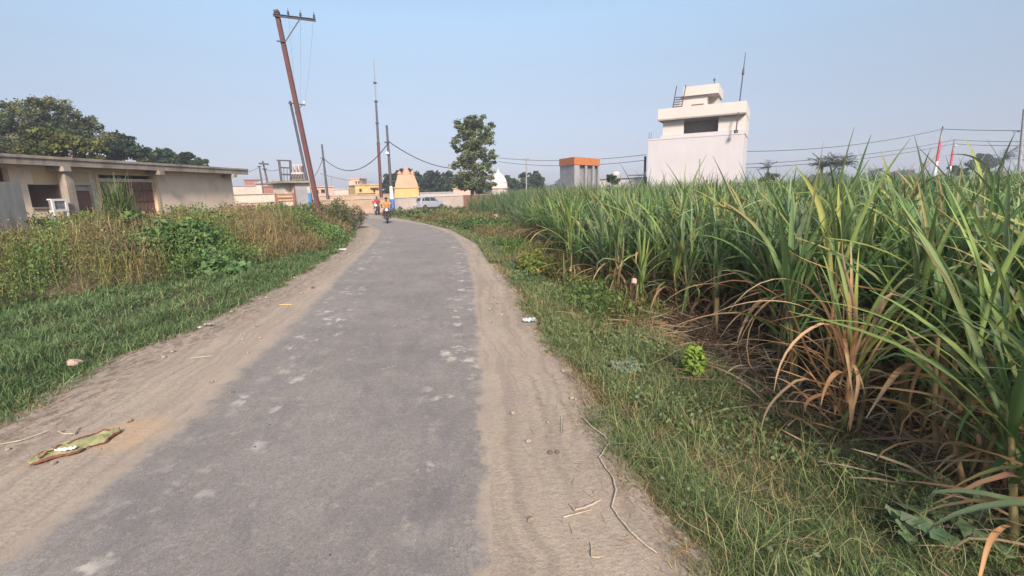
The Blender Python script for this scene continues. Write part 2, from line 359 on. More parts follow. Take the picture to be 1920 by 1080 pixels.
bump(nt, bs, maths(nt, 'ADD', grit, maths(nt, 'MULTIPLY', noise_node(nt, v, 5, 5), 0.6)), 0.45, 0.012)
strip('road', lambda y: RL(y)+jag(y, 1.5, 0.03)-0.08, lambda y: RR(y)+jag(y, 4.5, 0.02)+0.06, -6, 46, 0.05, 50, 0.008, M_ROAD, 0.012)
# dusty crossing road in front of the long wall
M_DUST, nt, bs = newmat('dust'); v = nn(nt, 'ShaderNodeTexCoord').outputs['Object']
nt.links.new(mixc(nt, ramp_node(nt, noise_node(nt, v, 0.5, 5), [(0.4, 0.0), (0.6, 1.0)]), (0.38, 0.33, 0.27), (0.31, 0.265, 0.215)), bs.inputs['Base Color']); bs.inputs['Roughness'].default_value = 1
WA, WB = AT(600, 45.5), AT(870, 63); wf = Facade(WA, WB)
def poly_sheet(name, pts, z, mat):
    return tag(mk(name, [([(p[0], p[1], z) for p in pts], [list(range(len(pts)))])], mat), kind='structure')
pp = [wf.a-wf.u*16+wf.n*0.3, wf.a-wf.u*16+wf.n*10, wf.a+wf.n*9.5, G(690, 414), G(745, 411), G(800, 410), wf.a+wf.u*22+wf.n*8, wf.a+wf.u*50+wf.n*6, wf.a+wf.u*50+wf.n*0.3]
poly_sheet('crossing_road', pp, 0.002, M_DUST)

# ------------------------------------------------------------------ house on the left
M_PLAST = painted('stained_plaster', (0.80, 0.63, 0.50), (0.70, 0.54, 0.42), 0.9, 0.95, 0.25, stain=(0.48, 0.37, 0.30))
M_PLASTG = painted('grey_plaster', (0.50, 0.44, 0.39), (0.42, 0.37, 0.33), 1.1, 0.95, 0.3, stain=(0.22, 0.19, 0.17), streak=True)
M_CREAM = painted('cream_wash', (0.62, 0.47, 0.27), (0.55, 0.40, 0.22), 1.2, 0.9, 0.2)
M_PALE = painted('pale_wash', (0.60, 0.52, 0.44), (0.5, 0.42, 0.35), 1.2, 0.9, 0.2)
M_SHUT = painted('red_brown_shutter', (0.24, 0.115, 0.085), (0.15, 0.075, 0.06), 2.5, 0.6, 0.2)
A, B = AT(-20, 14.2), AT(439, 24.4); hf = Facade(A, B)
house = empty('house', hf.a, hf.rz, 'long single storey plastered house with flat concrete roof left of the road', 'house')
def hx(px, off=0): return hf.hit(px, 340, off)[0]
L0, L1 = -6.0, hf.len; roofz = 3.35
ho = {}
def hz(px, py, off=0): return hf.hit(px, py, off)[1]
o1 = (hx(50), hx(117), hz(85, 388), hz(85, 346)); d1 = (hx(135), hx(168), 0.0, hz(150, 347)); g1 = (hx(184), hx(288), 0.0, hz(240, 329)); s1 = (hx(-60), hx(19), 1.9, hz(5, 313))
mk('wall', wall_cells(L0, L1, -0.4, roofz-0.2, [o1, d1, g1, s1], 0.0, 0.23), M_PLAST, house)
mk('back_wall', [box(L0, L1, 7.0, 7.2, -0.4, roofz-0.2), box(L0, L0+0.2, 0.23, 7, -0.4, roofz-0.2), box(L1-0.2, L1, 0.23, 7, -0.4, roofz-0.2)], M_PLASTG, house)
mk('inner_wall', [box(L0+0.2, L1-0.2, 2.6, 2.72, -0.4, roofz-0.2), box(hx(127), hx(127)+0.1, 0.23, 2.6, -0.4, roofz-0.2)], M_PLAST, house)
mk('roof', [box(L0-0.3, L1+0.55, -0.56, 7.4, roofz-0.2, roofz), box(L0-0.3, L1+0.55, -0.56, -0.44, roofz-0.26, roofz-0.2), box(L0-0.3, L1+0.55, -0.60, -0.56, roofz-0.06, roofz+0.03)], M_CONC, house, bevel=0.01)
for px in (118, 296, 434):
    u = hx(px, 0.4); mk('roof_beam', [box(u-0.12, u+0.12, -0.66, -0.002, roofz-0.42, roofz-0.262)], M_CONC, house)
u = hx(124, 0.35); mk('pillar', [box(u-0.14, u+0.14, -0.5, -0.22, -0.4, roofz-0.42)], M_CONC, house, bevel=0.012)
mk('painted_panel', [box(hx(62), hx(115), -0.006, 0.0, hz(85, 345), hz(85, 322)), box(hx(128), hx(168), -0.006, 0.0, hz(150, 346), hz(150, 322))], M_CREAM, house)
mk('door_frame', [box(d1[0]-0.09, d1[0], -0.03, 0.0, 0, d1[3]+0.09), box(d1[1], d1[1]+0.09, -0.03, 0.0, 0, d1[3]+0.09), box(d1[0], d1[1], -0.03, 0.0, d1[3], d1[3]+0.09)], M_PALE, house)
dr = mk('door', [box(d1[0], d1[1], 0.10, 0.15, 0, hz(150, 358))]+[box(d1[0]+0.08+k*(d1[1]-d1[0])/2, d1[0]-0.08+(k+1)*(d1[1]-d1[0])/2, 0.09, 0.10, 0.25, 1.05) for k in range(2)], M_SHUT, house)
mk('transom', [box(d1[0], d1[1], 0.11, 0.15, hz(150, 358)+0.01, d1[3])], M_PALE, house)
mk('pale_pier', [box(hx(169)+0.1, g1[0]-0.12, -0.02, 0.0, 0, g1[3]+0.0)], M_PALE, house)
fr = mk('gate_frame', [box(g1[0]-0.12, g1[0], -0.05, 0.0, 0, g1[3]+0.12), box(g1[1], g1[1]+0.12, -0.05, 0.0, 0, g1[3]+0.12), box(g1[0], g1[1], -0.05, 0.0, g1[3], g1[3]+0.12)], M_CREAM, house)
zz = hz(240, 341); n = 26; w = (g1[1]-g1[0])/n
mk('shutter', [box(g1[0]+k*w, g1[0]+(k+0.93)*w, 0.12 if k % 2 else 0.135, 0.16, 0, zz) for k in range(n)]+[box(g1[0], g1[1], 0.105, 0.119, zz-0.08, zz)], M_SHUT, house)
mk('shutter_rib', [box(g1[0], g1[1], 0.10, 0.1195, z_, z_+0.025) for z_ in np.arange(0.2, zz-0.2, 0.42)], M_RUST, house)
mk('shutter_rail', [box(g1[0], g1[1], 0.04, 0.10, zz, zz+0.12)], M_PALE, house)
mk('window_sill', [box(o1[0], o1[1], -0.05, 0.23, o1[2]-0.06, o1[2])], M_CONC, house)
fw = Facade(AT(-60, 11.2), AT(46, 12.8))
yard = empty('yard_wall', fw.a, fw.rz, 'low grey plastered yard wall in front of the house, at the left edge', 'wall')
zt = fw.hit(20, 341)[1]
mk('wall', [box(-4, fw.len, 0, 0.22, -0.3, zt)], M_PLASTG, yard); mk('return_wall', [box(fw.len-0.22, fw.len-0.002, 0.22, 2.0, -0.3, zt-0.01)], M_PLASTG, yard)
# white metal stand in the house opening
q = hf.a+hf.u*hx(94, 0.45)+hf.n*0.45
cool = empty('window_cooler', (q.x, q.y, 0), hf.rz, 'white framed box cooler standing in front of the house opening', 'cooler')
z0, z1 = hz(96, 397, 0.4), hz(96, 373, 0.4); cw = 0.24
mk('frame', [box(-cw, -cw+0.07, -0.2, -0.15, z0, z1), box(cw-0.07, cw, -0.2, -0.15, z0, z1), box(-cw+0.07, cw-0.07, -0.2, -0.15, z1-0.07, z1), box(-cw+0.07, cw-0.07, -0.2, -0.15, z0, z0+0.07), box(-cw, cw, -0.15, -0.02, z1-0.04, z1), box(-cw, cw, -0.15, -0.02, z0, z0+0.04)], M_WHITE, cool)
mk('grille', [box(-cw+0.07, cw-0.07, -0.17, -0.15, z0+0.08+k*0.045, z0+0.105+k*0.045) for k in range(int((z1-z0-0.16)/0.045))]+[box(-cw+0.02, cw-0.02, -0.15, -0.04, z0+0.05, z1-0.05)], M_GREYPOLE, cool)
for sx in (-1, 1):
    mk('leg', [box(sx*(cw-0.03)-0.02, sx*(cw-0.03)+0.02, -0.19, -0.15, 0.0, z0), box(sx*(cw-0.03)-0.02, sx*(cw-0.03)+0.02, -0.06, -0.02, 0.0, z0)], M_WHITE, cool)

# ------------------------------------------------------------------ white tower house behind the cane
M_WALLW = painted('white_wash', (0.555, 0.53, 0.548), (0.525, 0.50, 0.515), 0.6, 0.95, 0.2, stain=(0.52, 0.475, 0.475), streak=True)
M_WALLP = painted('cream_white_wash', (0.62, 0.57, 0.53), (0.58, 0.53, 0.49), 0.8, 0.95, 0.2)
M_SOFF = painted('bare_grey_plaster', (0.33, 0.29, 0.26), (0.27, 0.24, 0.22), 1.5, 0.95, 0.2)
tf = Facade(AT(1213, 45), AT(1389, 41.3))
tower = empty('building', tf.a, tf.rz, 'white three storey building with stepped upper floors behind the sugarcane', 'building')
W = tf.len; DP = 6.0
def T(px, py, off=0): return tf.hit(px, py, off)
zA = (T(1215, 262)[1]+T(1385, 248)[1])/2
mk('wall', [box(0, W, 0, DP, -0.3, zA-0.12), box(-0.03, W+0.03, -0.03, 0.2, zA-0.12, zA)], M_WALLW, tower)
mk('parapet', [box(-0.03, 0.2, 0.2, DP, zA-0.12, zA), box(1.1, W, 0.02, 0.2, zA, zA+0.25)], M_WALLW, tower)
uU = T(1242, 240)[0]; zS0 = (T(1242, 229)[1]+T(1390, 212)[1])/2; zS1 = zS0+1.0
ou0, ou1 = T(1281, 240)[0], T(1346, 240)[0]; oz0 = T(1313, 255)[1]; oz1 = zS0
mk('upper_wall', wall_cells(uU, W+0.02, zA, zS0, [(ou0, ou1, max(oz0, zA+0.05), zS0+1)], 0.25, 0.45)+[box(uU, uU+0.2, 0.45, DP, zA, zS0), box(W-0.2, W+0.02, 0.45, DP, zA, zS0), box(uU+0.2, W-0.2, DP-0.2, DP, zA, zS0)], M_WALLP, tower)
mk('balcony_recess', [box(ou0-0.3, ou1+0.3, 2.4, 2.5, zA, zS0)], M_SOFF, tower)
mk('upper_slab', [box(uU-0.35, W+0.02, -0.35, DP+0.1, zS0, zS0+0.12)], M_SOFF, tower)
mk('roof_parapet', [box(uU-0.35, W+0.03, -0.35, -0.2, zS0+0.12, zS1), box(uU-0.35, uU-0.2, -0.2, DP+0.1, zS0+0.12, zS1), box(W-0.12, W+0.03, -0.2, DP+0.1, zS0+0.12, zS1)], M_WALLP, tower)
m0, m1 = T(1273, 190, -1.0)[0], T(1326, 190, -1.0)[0]; mz0 = (T(1283, 183, -1.0)[1]+T(1343, 174, -1.0)[1])/2; me0, me1 = T(1282, 175, -1)[0], T(1346, 165, -1)[0]
mk('stair_room', [box(m0, m1, 1.0, 4.5, zS0+0.12, mz0), box(m1, me1-0.05, 2.6, 4.5, zS0+0.12, mz0)], M_WALLP, tower)
mk('stair_room_roof', [box(me0, me1+0.1, 0.7, 4.9, mz0, mz0+0.12), box(me0, me1+0.1, 0.7, 0.85, mz0+0.12, mz0+0.78), box(me0, me0+0.15, 0.85, 4.9, mz0+0.12, mz0+0.78), box(me1-0.05, me1+0.1, 0.85, 4.9, mz0+0.12, mz0+0.78)], M_WALLP, tower)
vu, vz = T(1308, 197, -1)
mk('vent', [box(vu-0.5, vu+0.5, 0.96, 1.0, vz-0.09, vz+0.09)], M_SHUT, tower)
mk('conduit', [box(T(1312, 300)[0], T(1312, 300)[0]+0.03, -0.03, 0, 1.5, T(1322, 297)[1])], M_DARKMETAL, tower)
for px in (1216, 1220):
    u = T(px, 260)[0]; mk('rebar', [tube([(u, 0.1, zA), (u+0.03, 0.1, zA+0.6)], 0.02, 5)], M_DARKMETAL, tower)
u = T(1340, 150, -1)[0]; mk('roof_light', [tube([(u, 0.8, mz0+0.78), (u, 0.8, mz0+1.0)], 0.03, 6), lathe([(0.02, 0), (0.09, 0.05), (0.09, 0.16), (0.03, 0.22)], 10, (u, 0.8, mz0+1.0))], M_DARKMETAL, tower)
# rusty steel steps
la = Vector((T(1257, 203, 0.0)[0], 0.0, zS1-0.1)); lb = Vector((T(1266, 160)[0], 0.0, T(1266, 160)[1])); dx = T(1276, 180)[0]-T(1259, 180)[0]
lad = empty('steel_ladder', tf.a+tf.u*la.x+tf.n*0.0, tf.rz, 'rusty steel ladder rising above the white building roof', 'ladder')
lad.location.z = zS0+0.12
h = T(1266, 160)[1]-lad.location.z
for k in range(2): mk('rail', [bar((k*dx, 0.3, 0), (k*dx+0.42, 0.3, h), 0.08, 0.06)], M_RUST, lad)
for k in range(8):
    t = 0.16+0.07*k; mk('rung', [bar((0.42*t, 0.3, h*t), (dx+0.42*t, 0.3, h*t), 0.1, 0.06)], M_RUST, lad)
# mast leaning on the right corner
def polepts(top, bot, dep, zb=-0.3, zsh=0):
    a = D(*top, dep); b = D(*bot, dep); t = (zb-a.z)/(b.z-a.z); return a, a+(b-a)*t
a = D(1398, 98, 40.1); b = D(1380, 246, 40.1)
ms = empty('antenna_mast', (b.x, b.y, b.z), 0, 'thin dark antenna mast fixed to the right corner of the white building', 'antenna')
d = a-b
mk('mast', [tube([(0, 0, -0.0), d*0.7, d], [0.05, 0.045, 0.02], 6)], M_DARKMETAL, ms)
mk('coupling', [tube([d*0.72, d*0.8], [0.11, 0.07], 8)], M_DARKMETAL, ms)
mk('bracket', [box(-0.12, 0.12, -0.12, 0.12, -0.15, 0.1)], M_DARKMETAL, ms)
# ------------------------------------------------------------------ orange topped pavilion, low white wall, far houses, temples
M_ORANGE = painted('orange_fascia', (0.55, 0.19, 0.06), (0.45, 0.15, 0.05), 1.2, 0.8, 0.1)
M_GREYW = painted('grey_wash', (0.38, 0.38, 0.40), (0.3, 0.3, 0.32), 1.2, 0.9, 0.2)
M_PINK = painted('pink_wash', (0.62, 0.43, 0.36), (0.55, 0.37, 0.31), 1.0, 0.9, 0.2)
M_BRICK = painted('brick_red_wash', (0.34, 0.16, 0.12), (0.27, 0.13, 0.10), 2.0, 0.95, 0.3)
M_YELL = painted('yellow_wash', (0.66, 0.46, 0.17), (0.58, 0.41, 0.16), 1.0, 0.9, 0.1)
M_TEMP = painted('salmon_wash', (0.66, 0.33, 0.22), (0.58, 0.28, 0.19), 1.0, 0.85, 0.1)
M_TEMY = painted('saffron_wash', (0.68, 0.42, 0.17), (0.6, 0.36, 0.15), 1.0, 0.85, 0.1)
M_WALLO = painted('peach_wall_wash', (0.58, 0.42, 0.29), (0.5, 0.35, 0.25), 0.6, 0.95, 0.2, stain=(0.48, 0.31, 0.24))
M_WALLG = painted('pale_wall_wash', (0.52, 0.47, 0.43), (0.45, 0.4, 0.37), 0.6, 0.95, 0.2, stain=(0.4, 0.36, 0.33))
def house_box(name, label, cat, pxl, pxr, dep, pytop, mat, dep2=None, depthm=5, wins=(), trim=None, roofmat=None, slab=0.15):
    f = Facade(AT(pxl, dep), AT(pxr, dep2 or dep)); pc = (pxl+pxr)/2
    z1 = f.hit(pc, pytop)[1]; r = empty(name, f.a, f.rz, label, cat)
    mk('wall', [box(0, f.len, 0, depthm, -0.3, z1-slab)], mat, r)
    mk('roof', [box(-0.12, f.len+0.12, -0.15, depthm+0.12, z1-slab, z1)], roofmat or mat, r)
    for (a, b, c, d) in wins:
        u0, z0 = f.hit(a, d); u1, zt = f.hit(b, c)
        w = mk('window', [box(u0, u1, -0.02, 0.0, z0, zt)], M_GLASS, r)
        mk('frame', [box(u0-0.07, u0, -0.05, 0, z0-0.07, zt+0.07), box(u1, u1+0.07, -0.05, 0, z0-0.07, zt+0.07), box(u0, u1, -0.05, 0, zt, zt+0.07), box(u0, u1, -0.05, 0, z0-0.07, z0)], trim or mat, w)
    return r, f
# pavilion
pf_ = Facade(AT(1050, 52), AT(1077, 49)); pv = empty('pavilion', pf_.b, 0, 'orange topped grey square building left of the white building', 'building')
b2 = AT(1123, 53); p0 = pf_.a-pf_.b; p1 = b2-pf_.b; p2 = p0+p1
zt = (D(1077, 295, 49)).z; zm = D(1077, 309, 49).z
def quadprism(pts, z0, z1): 
    n = len(pts); return [(p.x, p.y, z0) for p in pts]+[(p.x, p.y, z1) for p in pts], [tuple(range(n))[::-1], tuple(range(n, 2*n))]+[(i, (i+1) % n, n+(i+1) % n, n+i) for i in range(n)]
O = Vector((0, 0, 0)); cen = p2*0.5
def sc_(p, k): return cen+(p-cen)*k
mk('fascia', [quadprism([sc_(p, 1.04) for p in (O, p1, p2, p0)], zm, zt)], M_ORANGE, pv)
mk('wall', [quadprism([O, p1*0.2, p1*0.2+p0, p0], -0.3, zm), quadprism([p1*0.42, p1*0.5, p1*0.5+p0, p1*0.42+p0], -0.3, zm), quadprism([p1*0.72, p1*0.8, p1*0.8+p0, p1*0.72+p0], -0.3, zm), quadprism([p1*0.94, p1, p2, p1*0.94+p0], -0.3, zm)], M_GREYW, pv)
mk('panel', [quadprism([p1*0.2+p0*0.12, p1*0.94+p0*0.12, p1*0.94+p0*0.9, p1*0.2+p0*0.9], -0.3, zm-0.02)], M_SHUT if False else M_GREYPOLE, pv)
# low white boundary by the white building
r, f = house_box('boundary_wall', 'low white wall between the orange topped pavilion and the white building', 'wall', 1124, 1212, 50, 333, M_WALLW, 47, 0.25, slab=0.05)
q = AT(1155, 53); tk = empty('water_tank', (q.x, q.y, 0), 0, 'small white water tank on a stand behind the low white wall', 'water tank')
zt = D(1155, 322, 53).z
mk('tank', [lathe([(0.42, zt-0.8), (0.45, zt-0.75), (0.45, zt-0.15), (0.25, zt-0.02), (0.1, zt)], 14)], M_WHITE, tk, True); mk('stand', [box(-0.4, 0.4, -0.4, 0.4, -0.2, zt-0.8)], M_WALLW, tk)
a, b = polepts((1210, 293), (1210, 330), 46.5); q = Vector((a.x, a.y, 0)); r = empty('iron_post', q, 0, 'short dark post against the left corner of the white building', 'post')
mk('post', [box(-0.09, 0.09, -0.09, 0.09, -0.2, a.z)], M_DARKMETAL, r); mk('arm', [box(-1.6, -0.09, -0.05, 0.05, D(1210, 328, 46.5).z-0.05, D(1210, 328, 46.5).z+0.05)], M_DARKMETAL, r)
# left background
house_box('house', 'pale low house with sheet roof, behind the long plastered house corner', 'house', 436, 482, 78, 347, M_PALE, 80, 5, roofmat=M_GREYW)
house_box('house', 'red brick house with flat roof above the pale ones at far left', 'house', 462, 500, 95, 336, M_BRICK, 96, 5)
r, f = house_box('house', 'grey sloped roof house between the two leaning poles', 'house', 482, 508, 92, 342, M_PALE, 92, 5, roofmat=M_GREYW)
mk('roof_slope', [([(-0.3, -0.3, f.hit(495, 345)[1]), (f.len+0.3, -0.3, f.hit(495, 345)[1]), (f.len-0.6, 2.5, f.hit(495, 336)[1]), (0.2, 2.5, f.hit(495, 336)[1]), (-0.3, 5.2, f.hit(495, 345)[1]), (f.len+0.3, 5.2, f.hit(495, 345)[1])], [(0, 1, 2, 3), (3, 2, 5, 4), (0, 3, 4), (1, 5, 2)])], M_GREYW, r)
house_box('house', 'brick coloured long low house left of the transformer frame', 'house', 496, 523, 74, 348, M_BRICK, 74, 5)
house_box('boundary_wall', 'long cream low wall behind the weeds, right of the plastered house', 'wall', 430, 530, 56, 363.5, M_PALE, 58, 0.3, slab=0.05)
house_box('house', 'pink low house with two dark windows right of the red pole', 'house', 590, 626, 72, 349, M_PINK, 74, 5, wins=[(592, 597, 356, 363), (602, 609, 355, 362)], trim=M_PALE)
house_box('house', 'white low house between the pink house and the yellow house', 'house', 627, 654, 88, 354, M_PALE, 88, 4)
house_box('house', 'small pinkish two storey house left of the yellow house', 'house', 656, 676, 96, 334, M_PINK, 96, 5, wins=[(667, 669, 340, 346), (672, 674, 339, 345), (676, 677.5, 340, 344)])
r, f = house_box('house', 'bright yellow house beyond the long wall', 'house', 667, 711, 84, 346, M_YELL, 86, 5, wins=[(674, 678, 354, 360), (700, 703, 353, 361)], trim=M_YELL)
mk('canopy', [box(f.len*0.62, f.len+0.3, -0.6, -0.15, f.hit(700, 351)[1]-0.15, f.hit(700, 351)[1])], M_ORANGE, r)
mk('awning', [box(0.2, f.len*0.75, -1.4, -0.2, f.hit(685, 364)[1]-0.2, f.hit(685, 364)[1]+0.15)], M_DARKMETAL, r)
# pump house and transformer
kf = Facade(AT(541, 33), AT(583, 34.2)); kz = kf.hit(562, 339)[1]
kio = empty('pump_house', kf.a, kf.rz, 'small flat roofed plastered pump house left of the leaning red pole', 'hut')
kw = kf.len
mk('wall', [box(kw*0.28, kw, 0, 2.2, -0.3, kz-0.14), box(0, kw*0.28, 0.5, 2.2, -0.3, kz-0.14)], M_PALE, kio)
mk('roof', [box(-0.35, kw+0.12, -0.3, 2.5, kz-0.14, kz)], M_CONC, kio)
mk('door_post', [box(kw*0.26, kw*0.30, -0.06, -0.002, -0.3, kz-0.14)], M_SHUT, kio)
mk('shutter', [box(kw*0.34, kw*0.84, -0.03, 0, 0.2, kz-0.3)]+[box(kw*0.34, kw*0.84, -0.04, -0.03, 0.25+k*0.14, 0.33+k*0.14) for k in range(16)], M_GREYW, kio)
mk('blue_door', [box(kw*0.87, kw*0.98, -0.05, 0, 0.0, kf.hit(580, 362)[1])], M_BLUELT, kio)
q = G(540, 402); bn = empty('iron_gate', AT(533, 29.5), kf.rz, 'red and cream barred gate in the weeds left of the pump house', 'gate')
gzt = D(533, 363, 29.5).z; gzb = D(533, 379, 29.5).z
mk('bar', [box(-0.45, 0.55, 0, 0.04, z, z+0.09) for z in np.linspace(gzb, gzt-0.1, 3)], M_BRICK, bn); mk('panel', [box(-0.45, 0.5, 0.045, 0.06, gzb+0.1, gzt-0.12)], M_CREAM, bn)
for x in (-0.5, 0.6): mk('post', [box(x-0.04, x+0.04, -0.02, 0.07, -0.3, gzt+0.05)], M_BRICK, bn)
# long wall
LW = empty('long_wall', wf.a, wf.rz, 'long peach and pale roadside wall beyond the junction', 'wall')
z1 = wf.hit(700, 373)[1]; um = wf.hit(737, 380)[0]
mk('peach_section', [box(-14, um, 0, 0.25, -0.3, z1)], M_WALLO, LW); mk('pale_section', [box(um, wf.len+12, 0.0, 0.25, -0.3, z1)], M_WALLG, LW)
mk('plinth', [box(-14, um, -0.05, -0.002, -0.3, 0.42)], M_PINK, LW)
mk('coping', [box(-14, wf.len+12, -0.06, 0.31, z1, z1+0.09)], M_PALE, LW)
mk('pilaster', [box(u-0.12, u+0.12, -0.04, -0.002, 0.42 if u < um else -0.3, z1) for u in np.arange(-12, wf.len+11, 2.6)], M_WALLO, LW)
bw = Facade(AT(640, 60), AT(740, 66)); r = empty('boundary_wall', bw.a, bw.rz, 'brownish brick wall behind the left half of the long peach wall', 'wall')
z2 = bw.hit(690, 366)[1]; mk('wall', [box(-5, bw.len, 0, 0.3, -0.3, z2)], M_WALLO, r); mk('coping', [box(-5, bw.len, -0.05, 0.35, z2, z2+0.12)], M_PINK, r)
bw = Facade(AT(788, 74), AT(850, 78)); r = empty('boundary_wall', bw.a, bw.rz, 'cream and grey wall behind the silver car', 'wall')
z2 = bw.hit(820, 363)[1]; mk('wall', [box(-1, bw.len, 0, 0.3, -0.3, z2)], M_PALE, r); mk('coping', [box(-1, bw.len, -0.05, 0.35, z2, z2+0.25)], M_GREYW, r)
# orange temple
tp = AT(764, 66); tem = empty('temple', (tp.x, tp.y, 0), 0.15, 'orange and saffron temple with tapering tower beyond the wall', 'temple')
def tz(px, py, dep): return D(px, py, dep).z
k = 66/900; zb = tz(764, 371, 66); zc1 = tz(764, 362, 66); zc2 = tz(764, 351, 66); zt = tz(764, 328, 66)
def sqr(h, z): return [(-h, -h, z), (h, -h, z), (h, h, z), (-h, h, z)]
mk('base', [loft([sqr(1.5, -0.3), sqr(1.5, zb)])], M_TEMY, tem)
mk('plinth', [loft([sqr(1.75, zb), sqr(1.75, zb+0.14)]), loft([sqr(1.62, zb+0.14), sqr(1.55, zc2-0.12)]), loft([sqr(1.68, zc2-0.12), sqr(1.68, zc2)])], M_TEMY, tem)
mk('tower', [loft([sqr(1.5, zc2), sqr(1.42, zc2+0.5), sqr(1.25, zc2+1.0), sqr(1.05, zt)])]+[loft([[(x*1.0+dx, -1.52+0.0, zc2) for dx in (-0.16, 0.16)]+[(x+0.16, -1.3, zc2), (x-0.16, -1.3, zc2)], [(x*0.8+dx, -1.22, zc2+1.1) for dx in (-0.12, 0.12)]+[(x*0.8+0.12, -1.1, zc2+1.1), (x*0.8-0.12, -1.1, zc2+1.1)]]) for x in (-0.9, -0.3, 0.3, 0.9)], M_TEMP, tem)
for (x, y) in ((-0.85, -0.85), (0.85, -0.85), (0.85, 0.85), (-0.85, 0.85)):
    mk('corner_finial', [lathe([(0.18, zt), (0.28, zt+0.1), (0.28, zt+0.22), (0.12, zt+0.36), (0.03, zt+0.5)], 10, (x, y, 0))], M_TEMP, tem, True)
mk('spire', [lathe([(0.55, zt), (0.5, zt+0.35), (0.35, zt+0.6), (0.38, zt+0.68), (0.15, zt+0.85), (0.03, zt+1.1)], 14)], M_TEMP, tem, True)
# white domed temple and pink shrine
tp = AT(935, 80); tw = empty('temple', (tp.x, tp.y, 0), 0, 'white domed temple half behind the tall roadside tree', 'temple')
zb = tz(935, 352, 80); zt = tz(935, 322, 80); hh = zt-zb
mk('base', [lathe([(1.5, -0.3), (1.5, zb-0.25)], 8)], M_WALLP, tw); mk('cornice', [lathe([(1.55, zb-0.25), (1.7, zb-0.15), (1.7, zb)], 8)], M_PINK, tw)
mk('dome', [lathe([(1.5, zb), (1.46, zb+hh*.25), (1.28, zb+hh*.5), (0.95, zb+hh*.72), (0.45, zb+hh*.88), (0.3, zb+hh*.93), (0.12, zb+hh), (0.03, zb+hh+0.5)], 16)], M_WHITE, tw, True)
mk('dome_band', [lathe([(1.50, zb+hh*.28), (1.53, zb+hh*.30), (1.50, zb+hh*.33)], 16)], M_PINK, tw)
sf = Facade(AT(850, 70), AT(888, 70)); sh = empty('shrine', sf.a, sf.rz, 'pink and white shrine with small finials left of the tall tree trunk', 'temple')
z1 = sf.hit(868, 354)[1]; mk('wall', [box(0, sf.len, 0, 3, -0.3, z1), box(-0.1, sf.len+0.1, -0.1, 3.1, z1, z1+0.15)], M_PINK, sh)
for u in (0.35, 1.1, 1.9, 2.6): mk('finial', [lathe([(0.25, z1+0.15), (0.32, z1+0.4), (0.2, z1+0.65), (0.04, z1+0.9)], 10, (u, 0.4, 0))], M_PALE, sh, True)
bw = Facade(AT(878, 62), AT(960, 56)); r = empty('boundary_wall', bw.a, bw.rz, 'red brick wall rising behind the cane, under the tall tree', 'wall')
z2 = bw.hit(900, 366)[1]; mk('wall', [box(-1.5, bw.len, 0, 0.3, -0.3, z2)], M_BRICK, r); mk('coping', [box(-1.5, bw.len, -0.05, 0.35, z2, z2+0.1)], M_PINK, r)

# ------------------------------------------------------------------ poles
def pole(name, label, top, bot, dep, r0, r1, mat, cat='utility pole', square=False, group=None, zb=-0.3):
    a, b = polepts(top, bot, dep, zb); r = empty(name, (b.x, b.y, 0), 0, label, cat, group); d = a-Vector((b.x, b.y, 0)); z0 = Vector((0, 0, zb))
    mk('shaft', [bar(z0, d, r0*1.8, r0*1.8)] if square else [tube([z0, z0+(d-z0)*0.5, d], [r0, (r0+r1)/2, r1], 9)], mat, r, not square)
    return r, a, d
def loc(p, r): return Vector(p)-r.location
WIREPTS = {}
# leaning red steel pole with one sided cross-arm
a, b = polepts((519, 24), (596, 386), 24); r = empty('utility_pole', (b.x, b.y, 0), 0, 'tall leaning rust red steel pole with cross-arm to one side', 'utility pole')
P0 = Vector((0, 0, -0.3)); P1 = a-r.location; P1.z = a.z; ax = (P1-P0).normalized(); s = (CM @ Vector((1, 0, 0))); s = (s-ax*s.dot(ax)).normalized(); t = s.cross(ax)
def ib(p, q, s, t, w, h, th):                                       # rolled I section
    out = []
    for (x0, x1, y0, y1) in ((-w, w, h-th, h), (-w, w, -h, -h+th), (-th/2, th/2, -h+th, h-th)):
        V = [e_+s*x+t*y for e_ in (p, q) for x, y in ((x0, y0), (x1, y0), (x1, y1), (x0, y1))]
        out.append((V, [(3, 2, 1, 0), (4, 5, 6, 7), (0, 1, 5, 4), (1, 2, 6, 5), (2, 3, 7, 6), (3, 0, 4, 7)]))
    return out
mk('shaft', ib(P0, P1, s, t, 0.10, 0.09, 0.02), M_RUST, r)
c0 = D(512, 28, 23.85)-r.location; c1 = D(592, 38, 23.85)-r.location
mk('cross_arm', ib(c0, c1, Vector((0, 1, 0)), Vector((0, 0, 1)), 0.05, 0.06, 0.012), M_DARKMETAL, r)
j0 = D(519, 77, 23.85)-r.location; j1 = D(535, 78, 23.85)-r.location; j2 = D(562, 36, 23.85)-r.location
mk('brace', [bar(j0, j1, 0.06, 0.05), bar(j1, j2, 0.06, 0.04)], M_DARKMETAL, r)
mk('cap', [bar(P1-ax*0.02, P1+ax*0.1, 0.26, 0.22)], M_DARKMETAL, r)
INS = []
for px in (541, 564, 589.5):
    p = D(px, 31.5+(px-541)*0.13, 23.85)-r.location; INS.append(p+r.location+Vector((0, 0, 0.28)))
    mk('insulator', [lathe([(0.015, 0), (0.015, 0.1), (0.06, 0.11), (0.06, 0.15), (0.035, 0.17), (0.05, 0.2), (0.05, 0.23), (0.02, 0.26), (0.012, 0.38)], 10, p)], M_DARKMETAL, r, True)
